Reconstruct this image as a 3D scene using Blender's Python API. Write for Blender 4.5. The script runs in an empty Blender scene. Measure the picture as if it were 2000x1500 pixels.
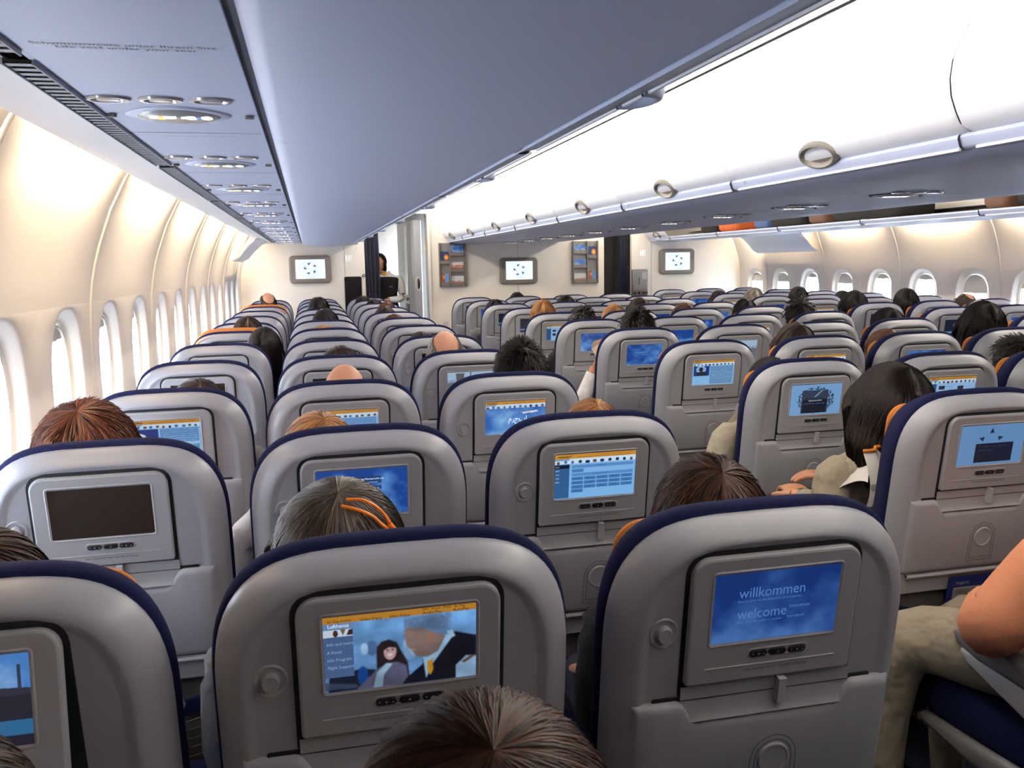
import bpy, math, random
import numpy as np
from mathutils import Matrix, Vector
PI = math.pi
C = bpy.context.scene.collection
rnd = random.Random(7)
TOP = 1.15          # height of the seat tops
PITCH = 0.79        # row pitch
STOP = TOP-.021; SHY = -.075   # seat shell relative to the row line
ROW1 = 1.116        # first full row ahead of the camera
YW = 10.7           # forward bulkhead
YB = -3.0           # aft end of what is built
CX = 2.333          # centreline of the cabin

# ------------------------------------------------------------------ camera
yaw, pit, rol = .2259, .1384, -.0191
F = Vector((math.sin(yaw)*math.cos(pit), math.cos(yaw)*math.cos(pit), -math.sin(pit)))
R0 = Vector((math.cos(yaw), -math.sin(yaw), 0)); U0 = R0.cross(F)
Rv = R0*math.cos(rol)+U0*math.sin(rol); Uv = -R0*math.sin(rol)+U0*math.cos(rol)
cd = bpy.data.cameras.new('camera'); cam = bpy.data.objects.new('camera', cd); C.objects.link(cam)
cd.sensor_width = 36; cd.lens = 1690/2000*36; cd.clip_start = .02; cd.clip_end = 200
M = Matrix((( Rv.x, Uv.x, -F.x, -.0853), (Rv.y, Uv.y, -F.y, 0), (Rv.z, Uv.z, -F.z, TOP+.3457), (0, 0, 0, 1)))
cam.matrix_world = M
bpy.context.scene.camera = cam
cd.dof.use_dof = True; cd.dof.focus_distance = 2.1; cd.dof.aperture_fstop = 16

# ------------------------------------------------------------------ world, lights, exposure
sc = bpy.context.scene
sc.view_settings.view_transform = 'Standard'; sc.view_settings.look = 'None'
sc.view_settings.gamma = 1; sc.view_settings.use_curve_mapping = False
sc.view_settings.exposure = 0.18
W = bpy.data.worlds.new('sky'); sc.world = W; W.use_nodes = True
W.node_tree.nodes['Background'].inputs[0].default_value = (.72, .84, 1.0, 1)
W.node_tree.nodes['Background'].inputs[1].default_value = 17.0

def area(name, loc, direction, sx, sy, power, col, spread=PI):
    l = bpy.data.lights.new(name, 'AREA'); l.shape = 'RECTANGLE'; l.size = sx; l.size_y = sy
    l.energy = power; l.color = col; l.spread = spread
    o = bpy.data.objects.new(name, l); C.objects.link(o)
    d = Vector(direction).normalized()
    z = -d; y = Vector((0, 1, 0)); x = y.cross(z).normalized(); y = z.cross(x)
    o.matrix_world = Matrix(((x.x, y.x, z.x, loc[0]), (x.y, y.y, z.y, loc[1]), (x.z, y.z, z.z, loc[2]), (0, 0, 0, 1)))
    return o
area('sidewall_light', (-.635, 10.3, TOP+.735), (-.3, .6, -1), .05, .5, 14, (1, .86, .68)); area('sidewall_light', (2*2.333+.625, 10.3, TOP+.735), (.3, .6, -1), .05, .5, 14, (1, .86, .68))  # added lamps tilted at the bulkhead to brighten the far end
WARM = (1.0, .80, .55); CEILC = (1.0, .90, .76)
SEAML = 3.44; SEAMR = 6.18; BAY = 1.27
for k in range(-4, 6):          # sidewall wash lights, one per lining panel
    y = SEAML+BAY*(k+.5)
    if 1.2 < y < 9.9:
        area('sidewall_light', (-.635, y, TOP+.735), (-.55, 0, -1), .05, .85, 34, WARM)
for k in range(-7, 4):
    y = SEAMR+BAY*(k+.5)
    if 2.0 < y < 9.9:
        area('sidewall_light', (2*CX+.635-.01, y, TOP+.735), (.55, 0, -1), .05, .85, 46, WARM)
for k in range(1, 7):           # ceiling cove tubes on top of the bins, both sides of each aisle
    y = YB+.95+k*1.95
    area('cove_light', (.40, y, TOP+1.20), (1, 0, .25), .10, 1.9, 20, CEILC)
    area('cove_light', (1.845, y, TOP+1.254), (-1, 0, .1), .022, 1.9, 13, CEILC)
    area('cove_light', (2*CX-.40, y, TOP+1.20), (-1, 0, .25), .10, 1.9, 20, CEILC)
    area('cove_light', (2*CX-1.845, y, TOP+1.254), (1, 0, .1), .022, 1.9, 13, CEILC)
area('galley_light', (1.0, 11.9, 2.05), (0, 0, -1), .5, 1.6, 1.6, (1, .93, .82))

# ------------------------------------------------------------------ materials
def lin(c):
    return tuple(((v/12.92) if v <= .04045 else ((v+.055)/1.055)**2.4) for v in c)
def mat(name, rgb, rough=.5, metal=0, spec=.5, var=0, vscale=30, bump=0, bscale=400, emit=0, attr=None, bdist=.002, coat=0, alpha=1, trans=0, sheen=0):
    m = bpy.data.materials.new(name); m.use_nodes = True
    nt = m.node_tree; b = nt.nodes['Principled BSDF']
    c = lin(rgb)
    b.inputs['Base Color'].default_value = (*c, 1); b.inputs['Roughness'].default_value = rough
    b.inputs['Metallic'].default_value = metal; b.inputs['Specular IOR Level'].default_value = spec
    b.inputs['Coat Weight'].default_value = coat; b.inputs['Alpha'].default_value = alpha
    b.inputs['Transmission Weight'].default_value = trans; b.inputs['Sheen Weight'].default_value = sheen
    tc = nt.nodes.new('ShaderNodeTexCoord')
    if var or bump:
        n = nt.nodes.new('ShaderNodeTexNoise'); n.inputs['Scale'].default_value = vscale; n.inputs['Detail'].default_value = 4
        nt.links.new(tc.outputs['Object'], n.inputs['Vector'])
        if var:
            mx = nt.nodes.new('ShaderNodeMix'); mx.data_type = 'RGBA'
            mx.inputs['A'].default_value = (*[v*(1-var) for v in c], 1); mx.inputs['B'].default_value = (*[min(1, v*(1+var)) for v in c], 1)
            nt.links.new(n.outputs['Fac'], mx.inputs['Factor']); nt.links.new(mx.outputs['Result'], b.inputs['Base Color'])
        if bump:
            n2 = nt.nodes.new('ShaderNodeTexNoise'); n2.inputs['Scale'].default_value = bscale; n2.inputs['Detail'].default_value = 2
            nt.links.new(tc.outputs['Object'], n2.inputs['Vector'])
            bp = nt.nodes.new('ShaderNodeBump'); bp.inputs['Strength'].default_value = bump; bp.inputs['Distance'].default_value = bdist
            nt.links.new(n2.outputs['Fac'], bp.inputs['Height']); nt.links.new(bp.outputs['Normal'], b.inputs['Normal'])
    if attr:
        a = nt.nodes.new('ShaderNodeAttribute'); a.attribute_name = attr
        if emit:
            b.inputs['Base Color'].default_value = (.01, .01, .012, 1)
            nt.links.new(a.outputs['Color'], b.inputs['Emission Color']); b.inputs['Emission Strength'].default_value = emit
        else:
            nt.links.new(a.outputs['Color'], b.inputs['Base Color'])
    elif emit:
        b.inputs['Emission Color'].default_value = (*c, 1); b.inputs['Emission Strength'].default_value = emit
    return m
M_ = dict(
    shell=mat('seat_plastic', (.60, .607, .635), .34, spec=.45, var=.02, bump=.12, bscale=900),
    bezel=mat('monitor_plastic', (.61, .615, .635), .42, var=.02, bump=.1, bscale=900),
    gap=mat('gap_shade', (.07, .08, .12), .6),  # dark colour stands in for the shade inside gaps
    navy=mat('navy_fabric', (.085, .105, .25), .9, spec=.15, var=.12, vscale=120, bump=.5, bscale=700),
    orange=mat('orange_headrest', (.74, .43, .10), .8, var=.08, vscale=60),
    button=mat('button_black', (.10, .10, .12), .4),
    icon=mat('icon_grey', (.66, .66, .68), .5),
    ink=mat('ink_grey', (.30, .30, .31), .6),
    lowback=mat('lower_back_plastic', (.40, .39, .39), .5, var=.04, bump=.1),
    mesh=mat('pocket_net', (.36, .35, .33), .7),
    frame=mat('seat_frame_grey', (.50, .50, .51), .45, metal=.2, var=.03),
    arm=mat('armrest_pad', (.40, .39, .40), .6, var=.04, bump=.15),
    armside=mat('armrest_side', (.66, .67, .69), .4, var=.02),
    carpet=mat('carpet_blue', (.13, .15, .24), .95, var=.25, vscale=90, bump=.6, bscale=250),
    lining=mat('wall_lining', (.90, .87, .83), .55, var=.012, vscale=8),
    trim=mat('trim_cream', (.88, .86, .82), .5, var=.01),
    bulk=mat('bulkhead_laminate', (.93, .90, .85), .5, var=.02, vscale=6),
    ceil=mat('ceiling_panel', (.92, .91, .90), .6, var=.01),
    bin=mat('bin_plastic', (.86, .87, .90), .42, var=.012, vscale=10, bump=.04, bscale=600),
    binlow=mat('bin_underside', (.75, .79, .89), .45, var=.012, vscale=10),  # blue cast of the window light mixed into the base colour
    rail=mat('bin_rail', (.66, .70, .80), .35, var=.02),
    latch=mat('bin_latch', (.43, .41, .38), .4, metal=0, var=.02),
    psu=mat('service_panel', (.76, .80, .90), .45, var=.015),
    grille=mat('vent_grille', (.60, .62, .67), .5, var=.05),
    slot=mat('seam_slot', (.24, .26, .31), .6),
    dark=mat('dark_slot', (.10, .11, .14), .7),
    signplate=mat('sign_lens', (.55, .56, .57), .25),
    lens=mat('light_lens', (.72, .73, .76), .15, metal=.4),
    signw=mat('sign_white', (1, .98, .94), emit=5.0),
    signo=mat('sign_amber', (1, .65, .2), emit=2.0),
    signb=mat('sign_blue', (.25, .5, 1), emit=1.6),
    monframe=mat('wall_monitor_frame', (.50, .47, .44), .4, var=.02),
    screen=mat('screen', (0, 0, 0), .22, emit=.82, attr='Col', spec=.4),
    offscr=mat('screen_off', (.16, .12, .10), .12, spec=.6),  # brownish reflection tinted into the dark glass colour
    curtain=mat('curtain_navy', (.06, .08, .19), .9, var=.1, sheen=.2),
    black=mat('black_gloss', (.03, .03, .04), .25),
    blackm=mat('black_cloth', (.05, .05, .06), .9, var=.1),
    steel=mat('steel', (.55, .54, .53), .28, metal=.85, var=.08, vscale=20),
    grey=mat('grey_panel', (.52, .51, .50), .45, var=.04),
    white=mat('white_cloth', (.88, .88, .88), .8, var=.04, bump=.4, bscale=120),
    paper=mat('paper', (.95, .90, .80), .8, var=.02),
    skin=mat('skin', (.78, .56, .44), .5, var=.06, vscale=40),
    skind=mat('skin_tan', (.72, .50, .37), .5, var=.06, vscale=40),
    khaki=mat('khaki_cloth', (.56, .52, .45), .9, var=.08, bump=.9, bscale=16, bdist=.02),
    shirto=mat('orange_shirt', (.80, .52, .38), .85, var=.06, vscale=120, bump=.4, bscale=300),
    linen=mat('linen_cloth', (.62, .59, .53), .9, var=.06, bump=.9, bscale=20, bdist=.015),
    towel=mat('towel', (.75, .74, .72), .9, var=.06, bump=.6, bscale=300),
    yellow=mat('emblem_yellow', (.93, .66, .15), .5),
    clip=mat('orange_clip', (1.0, .55, .10), .35),
    wc=mat('wc_sign', (.95, .97, 1), emit=.45),
    blue=mat('card_blue', (.12, .17, .42), .5),
    glassy=mat('plastic_bag', (.75, .78, .86), .1, alpha=.55),
    hair=mat('hair', (0, 0, 0), .5, attr='Col', spec=.35),
    print_=mat('printed_cover', (0, 0, 0), .5, attr='Col'),
    red=mat('luggage_orange', (.70, .32, .10), .7, var=.2),
    brown=mat('luggage_brown', (.35, .24, .18), .7, var=.1),
    shade=mat('window_shade', (.87, .85, .80), .6, var=.01),
)
gm = bpy.data.materials.new('window_glass'); gm.use_nodes = True
nt = gm.node_tree; nt.nodes.clear()
o_ = nt.nodes.new('ShaderNodeOutputMaterial'); t_ = nt.nodes.new('ShaderNodeBsdfTransparent'); g_ = nt.nodes.new('ShaderNodeBsdfGlossy')
g_.inputs['Roughness'].default_value = .05; t_.inputs[0].default_value = (.97, .98, 1, 1); fr = nt.nodes.new('ShaderNodeFresnel'); mx_ = nt.nodes.new('ShaderNodeMixShader')
mx_.inputs[0].default_value = .05; nt.links.new(t_.outputs[0], mx_.inputs[1]); nt.links.new(g_.outputs[0], mx_.inputs[2]); nt.links.new(mx_.outputs[0], o_.inputs[0])
M_['glass'] = gm
for nm_, rgb_ in dict(sh_white=(.88, .87, .86), sh_blue=(.25, .33, .5), sh_grey=(.4, .4, .42), sh_black=(.1, .1, .12), sh_red=(.5, .2, .18), sh_green=(.3, .38, .3)).items():
    M_[nm_] = mat(nm_[3:]+'_shirt', rgb_, .9, var=.06, bump=.8, bscale=22, bdist=.012)
M_['jeans'] = mat('dark_trousers', (.16, .18, .24), .9, var=.06)

# ------------------------------------------------------------------ mesh helpers
class MB:
    """collects faces for one mesh"""
    def __init__(s): s.v = []; s.f = []; s.m = []; s.col = None
    def add(s, v, f, mi=0):
        n = len(s.v); s.v += [tuple(p) for p in v]; s.f += [tuple(i+n for i in q) for q in f]; s.m += [mi]*len(f); return n
    def box(s, x0, x1, y0, y1, z0, z1, mi=0):
        v = [(x, y, z) for z in (z0, z1) for y in (y0, y1) for x in (x0, x1)]
        s.add(v, [(0, 2, 3, 1), (4, 5, 7, 6), (0, 1, 5, 4), (2, 6, 7, 3), (0, 4, 6, 2), (1, 3, 7, 5)], mi)
    def rings(s, rings, close=True, cap0=False, cap1=False, mi=0, flatcap=False):
        n = len(rings[0]); v = [p for r in rings for p in r]; f = []
        for i in range(len(rings)-1):
            for j in range(n if close else n-1):
                k = (j+1) % n; f.append((i*n+j, i*n+k, (i+1)*n+k, (i+1)*n+j))
        if cap0 and not flatcap: f.append(tuple(range(n-1, -1, -1)))
        if cap1 and not flatcap: f.append(tuple((len(rings)-1)*n+j for j in range(n)))
        s.add(v, f, mi)
        if flatcap:
            if cap0: s.add(rings[0], [tuple(range(n-1, -1, -1))], mi)
            if cap1: s.add(rings[-1], [tuple(range(n))], mi)
    def tube(s, pts, rad, n=10, mi=0, cap=True, flat=1.0):
        pts = [Vector(p) for p in pts]
        if not hasattr(rad, '__len__'): rad = [rad]*len(pts)
        rings = []; up = Vector((.13, .21, .97)).normalized()
        for i, p in enumerate(pts):
            t = (pts[min(i+1, len(pts)-1)]-pts[max(i-1, 0)]).normalized()
            a = t.cross(up)
            if a.length < .1: a = t.cross(Vector((1, 0, 0)))
            a.normalize(); b = t.cross(a)
            rings.append([p+a*(rad[i]*math.cos(2*PI*j/n))+b*(rad[i]*flat*math.sin(2*PI*j/n)) for j in range(n)])
        s.rings(rings, True, cap, cap, mi)
    def build(s, name, mats, parent=None, smooth=True, ang=40, loc=(0, 0, 0)):
        me = bpy.data.meshes.new(name); me.from_pydata(s.v, [], s.f)
        if not isinstance(mats, (list, tuple)): mats = [mats]
        for m in mats: me.materials.append(m)
        if len(mats) > 1: me.polygons.foreach_set('material_index', s.m)
        if smooth:
            me.set_sharp_from_angle(angle=math.radians(ang))
        if s.col is not None:
            at = me.color_attributes.new('Col', 'FLOAT_COLOR', 'POINT')
            at.data.foreach_set('color', np.asarray(s.col, dtype=np.float32).ravel())
        o = bpy.data.objects.new(name, me); C.objects.link(o)
        if parent: o.parent = parent
        else: o.location = loc
        return o
def tag(o, label=None, cat=None, group=None, kind=None):
    if label: o['label'] = label
    if cat: o['category'] = cat
    if group: o['group'] = group
    if kind: o['kind'] = kind
    return o
def empty(name, loc=(0, 0, 0), rz=0):
    o = bpy.data.objects.new(name, None); o.empty_display_size = .05; C.objects.link(o); o.location = loc; o.rotation_euler = (0, 0, rz); return o
def struct(o): o['kind'] = 'structure'; return o
def copy_tree(o, parent=None, skip=()):
    c = o.copy(); C.objects.link(c); c.parent = parent
    for ch in o.children:
        if ch.name.split('.')[0] not in skip: copy_tree(ch, c, skip)
    return c
def text_mesh(name, body, size, m, parent, mw, align='CENTER', extrude=0):
    cu = bpy.data.curves.new(name, 'FONT'); cu.body = body; cu.size = size; cu.align_x = align; cu.extrude = extrude; cu.resolution_u = 3
    t = bpy.data.objects.new(name, cu); C.objects.link(t)
    dg = bpy.context.evaluated_depsgraph_get()
    me = bpy.data.meshes.new_from_object(t.evaluated_get(dg)); bpy.data.objects.remove(t)
    me.transform(mw); me.materials.clear(); me.materials.append(m)
    o = bpy.data.objects.new(name, me); C.objects.link(o); o.parent = parent
    return o
def rrect(hw, z0, z1, rt, rb, n=6):
    """rounded rectangle outline in (x,z), counter-clockwise seen from -y"""
    P = []
    for cx, cz, r, a0 in ((hw-rb, z0+rb, rb, -90), (hw-rt, z1-rt, rt, 0), (-hw+rt, z1-rt, rt, 90), (-hw+rb, z0+rb, rb, 180)):
        for i in range(n+1):
            a = math.radians(a0+90*i/n); P.append((cx+r*math.cos(a), cz+r*math.sin(a)))
    return P
def offset(P, d):
    """shrink a closed polygon by d"""
    n = len(P); out = []
    ar = sum(P[i][0]*P[(i+1) % n][1]-P[(i+1) % n][0]*P[i][1] for i in range(n)); s = 1 if ar > 0 else -1
    for i in range(n):
        a, b, c = P[i-1], P[i], P[(i+1) % n]
        e1 = (b[0]-a[0], b[1]-a[1]); e2 = (c[0]-b[0], c[1]-b[1])
        l1 = math.hypot(*e1) or 1e-9; l2 = math.hypot(*e2) or 1e-9
        n1 = (-e1[1]/l1*s, e1[0]/l1*s); n2 = (-e2[1]/l2*s, e2[0]/l2*s)
        nx, nz = n1[0]+n2[0], n1[1]+n2[1]; q = 1+n1[0]*n2[0]+n1[1]*n2[1]
        q = max(q, .5)
        out.append((b[0]+nx*d/q, b[1]+nz*d/q))
    return out
def plate(mb, P, y0, y1, bev=.003, tf=None, mi=0):
    """slab with outline P from y0 (deep) to y1 (towards -y), bevelled front edge"""
    r = [[(x, y0, z) for x, z in P], [(x, y1+bev, z) for x, z in P], [(x, y1+bev*.3, z) for x, z in offset(P, bev*.3)], [(x, y1, z) for x, z in offset(P, bev)]]
    if tf: r = [[tf(p) for p in q] for q in r]
    mb.rings(r, cap1=True, flatcap=True, mi=mi)

# ------------------------------------------------------------------ cabin shell (setting)
PROFL = [(-.52, .86), (-.60, .82), (-.67, .75), (-.72, .675), (-.777, .566), (-.825, .438), (-.845, .370), (-.859, .305), (-.8695, .235), (-.878, .10), (-.88, -.10), (-.88, -.30), (-.876, -.45), (-.85, -.70), (-.80, -1.0), (-.77, -1.15)]
def wx(z):
    for (x0, z0), (x1, z1) in zip(PROFL, PROFL[1:]):
        if z1 <= z <= z0: return x0+(x1-x0)*(z-z0)/(z1-z0)
    return PROFL[-1][0]
ZP1, ZP0 = .235, -.30      # band of wall that carries the windows
def wall(side, seam, name):
    mir = (lambda x: x) if side < 0 else (lambda x: 2*CX-x)
    mb = MB(); ymin, ymax = YB, YW
    ups = [p for p in PROFL if p[1] >= ZP1]; dn = [p for p in PROFL if p[1] <= ZP0]
    # boundaries of window bays
    ks = [seam+BAY*.5*k for k in range(-30, 30)]
    ys = [ymin]+[y for y in ks if ymin+.1 < y < ymax-.02]+[ymax]
    def sub(y0, y1): return [y0, (y0+y1)/2, y1]
    for P in (ups, dn):
        for y0, y1 in zip(ys, ys[1:]):
            mb.rings([[(mir(x), y, z+TOP) for x, z in P] for y in sub(y0, y1)], close=False)
    wins = []; n = 0
    for y0, y1 in zip(ys, ys[1:]):
        yc = (y0+y1)/2
        if y1-y0 < .5 or yc < (.6 if side < 0 else 3.0):
            zs = [ZP1, .10, -.10, ZP0]
            mb.rings([[(mir(wx(z)), y, z+TOP) for z in zs] for y in sub(y0, y1)], close=False); continue
        N = 40; zc = (ZP0+ZP1)/2; hz = (ZP1-ZP0)/2; hy = (y1-y0)/2
        outer = []; angs = []
        ca = math.atan2(hz, hy)
        for i in range(N):
            q, r = divmod(i, N//4); base = [-ca, ca, PI-ca, PI+ca][q]; nxt = [ca, PI-ca, PI+ca, 2*PI-ca][q]
            angs.append(base+(nxt-base)*r/(N//4))
        def rect(a):
            c, s_ = math.cos(a), math.sin(a); t = min(hy/abs(c) if abs(c) > 1e-9 else 9, hz/abs(s_) if abs(s_) > 1e-9 else 9)
            return yc+c*t, zc+s_*t
        def oval(a, hw, hh, zo, e=2.5):
            c, s_ = math.cos(a), math.sin(a); t = (abs(c/hw)**e+abs(s_/hh)**e)**(-1/e); return yc+c*t, zo+s_*t
        spec = [(.200, .262, -.035, 0), (.192, .254, -.035, -.006), (.174, .238, -.038, -.024), (.160, .224, -.040, -.040), (.151, .214, -.040, -.044), (.149, .212, -.04, -.060)]
        rings = [[(mir(wx(z)), y, z+TOP) for y, z in (rect(a) for a in angs)]]
        for hw, hh, zo, dx in spec:
            rings.append([(mir(min(wx(z), -.84)*.25-.66+dx if False else wx(z)+dx), y, z+TOP) for y, z in (oval(a, hw, hh, zo) for a in angs)])
        mb.rings(rings)
        wins.append((yc, [[(y, z) for y, z in (oval(a, .149, .213, -.04) for a in angs)], [(y, z) for y, z in (oval(a, .138, .202, -.04) for a in angs)]]))
    o = struct(mb.build(name, M_['lining'], ang=50))
    # raised seam beads between the lining panels
    for k in range(-12, 12):
        y = seam+BAY*k
        if ymin+.2 < y < ymax-.05:
            b = MB(); P = [p for p in PROFL[2:]]
            rr = [[(mir(x+dx), y+dy, z+TOP) for dy, dx in ((-.016, -.004), (-.011, .006), (0, .010), (.011, .006), (.016, -.004))] for x, z in P]
            b.rings(rr, close=False); q = struct(b.build('trim_%d' % (len([x for x in bpy.data.objects if x.name.startswith('trim_')])+1), M_['trim']))
    return wins, mir
WN = [0]
def windows(wins, mir, shades):
    for yc, (o1, o2) in wins:
        WN[0] += 1
        e = struct(empty('window_%d' % WN[0], (mir(-.93), yc, TOP-.04)))
        f = MB(); xo = mir(-.93)
        f.rings([[(mir(wx(z)-.038)-xo, y-yc, z+.04) for y, z in o1], [(mir(wx(z)-.036)-xo, y-yc, z+.04) for y, z in o2], [(mir(wx(z)-.058)-xo, y-yc, z+.04) for y, z in o2]])
        f.build('frame', M_['trim'], e)
        g = MB(); g.add([(mir(wx(z)-.050)-xo, y-yc, z+.04) for y, z in o1], [tuple(range(len(o1)))]); g.build('pane', M_['glass'], e, smooth=False)
        sh = shades.get(round(yc, 1), .04)
        zt = .21-.04; zb = zt-sh+.0
        s = MB(); P = [(y, z) for y, z in o2 if z+.04 > .202-sh]
        ztop = .202-sh
        pts = [(y-yc, z+.04) for y, z in o2 if z+.04 >= ztop]
        if len(pts) > 2:
            pts = sorted(pts, key=lambda p: p[0]); pts = [(pts[0][0]*1.02, ztop)]+pts+[(pts[-1][0]*1.02, ztop)]
            fr_ = [(mir(-.919)-xo, a, b) for a, b in pts]; bk = [(mir(-.923)-xo, a, b) for a, b in pts]
            s.rings([fr_, bk], cap0=True, cap1=True); s.box(mir(-.919)-xo-.002, mir(-.919)-xo+.002, -.03, .03, ztop-.004, ztop+.008)
            s.build('shade', M_['shade'], e, smooth=False)
wl, ml = wall(-1, SEAML, 'wall_left'); windows(wl, ml, {})
wr, mr = wall(1, SEAMR, 'wall_right')
windows(wr, mr, {round(6.4975, 1): .15, round(5.8625, 1): .10, round(8.4, 1): .10, round(9.67, 1): .10, round(10.31, 1): .10})
# floor, ceilings
f = MB(); f.box(-.9, 5.6, YB, 14.2, -.05, 0); struct(f.build('floor', M_['carpet'], smooth=False))
def arch(mir, name):
    P = [(.10, 1.30), (.25, 1.38), (.5, 1.45), (.85, 1.49), (1.2, 1.48), (1.5, 1.42), (1.7, 1.345), (1.86, 1.262)]
    b = MB(); b.rings([[(mir(x), y, z+TOP) for x, z in P] for y in (YB, 2, 6, YW)], close=False); return b
b = arch(lambda x: x, ''); struct(b.build('ceiling', M_['ceil']))
b = arch(lambda x: 2*CX-x, ''); struct(b.build('ceiling', M_['ceil']))
b = MB(); b.box(-1, 5.7, YB, YW, TOP+1.52, TOP+1.56); struct(b.build('ceiling', M_['ceil'], smooth=False))
b = MB(); b.box(-1, 5.7, YB-.05, YB, 0, 2.75); struct(b.build('wall_back_unseen', M_['curtain'], smooth=False))  # unseen closing wall, made dark navy to cut light from behind
# forward bulkhead in three pieces, header over the two aisles
X0, X1, X2, X3 = .575, 1.375, 3.62, 4.00
b = MB(); b.box(-.95, X0, YW, YW+.06, 0, 2.75); struct(b.build('wall_front', M_['bulk'], smooth=False))
b = MB(); b.box(X1, X2, YW, YW+.06, 0, 2.75); struct(b.build('wall_front', M_['bulk'], smooth=False))
b = MB(); b.box(X3, 5.6, YW, YW+.06, 0, 2.75); struct(b.build('wall_front', M_['bulk'], smooth=False))
b = MB(); b.box(X0, X1, YW, YW+.06, 2.12, 2.75); b.box(X2, X3, YW, YW+.06, 2.12, 2.75); struct(b.build('wall_front', M_['bulk'], smooth=False))
# galley corridor behind the left opening
b = MB(); b.box(.50, .56, YW+.06, 14, 0, 2.3); struct(b.build('wall_corridor', M_['bulk'], smooth=False))
b = MB(); b.box(.5, 1.6, 13.0, 13.06, 0, 2.3); struct(b.build('wall_corridor', M_['bulk'], smooth=False))
b = MB(); b.box(.45, 1.7, YW+.06, 14, 2.14, 2.2)
b.box(.6, 1.36, 11.1, 11.16, 2.06, 2.14); b.box(.6, 1.36, 12.0, 12.06, 2.06, 2.14)
struct(b.build('ceiling', M_['grey'], smooth=False))
b = MB(); b.box(3.4, 4.2, YW+.9, YW+.95, 0, 2.3); b.box(3.4, 4.3, YW+.06, YW+.9, 2.13, 2.2); b.box(3.50, 3.55, YW+.06, YW+.9, 0, 2.2); b.box(4.06, 4.1, YW+.06, YW+.9, 0, 2.2)
struct(b.build('wall_corridor', M_['grey'], smooth=False))
# door jamb of the left opening, aisle side
b = MB(); b.box(1.345, 1.375, YW-.03, YW+.12, 0, 2.12)
struct(b.build('trim_101', M_['trim'], smooth=False))
b = MB(); b.box(-.95, X0, YW-.012, YW, 0, .12); b.box(X1, X2, YW-.012, YW, 0, .12); b.box(X3, 5.6, YW-.012, YW, 0, .12)
struct(b.build('baseboard_front', M_['grey'], smooth=False))
# panel seams on the bulkhead
b = MB(); b.box(.332, .336, YW-.002, YW, 0, 1.9); struct(b.build('trim_102', M_['grey'], smooth=False))
b = MB(); b.box(2.478, 2.482, YW-.002, YW, 0, 1.75); struct(b.build('trim_103', M_['grey'], smooth=False))
b = MB(); b.box(4.268, 4.272, YW-.002, YW, 0, 1.9); struct(b.build('trim_104', M_['grey'], smooth=False))

ORD = ['first', 'second', 'third', 'fourth', 'fifth', 'sixth', 'seventh', 'eighth', 'ninth', 'tenth', 'eleventh', 'twelfth', 'thirteenth', 'fourteenth']
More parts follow.
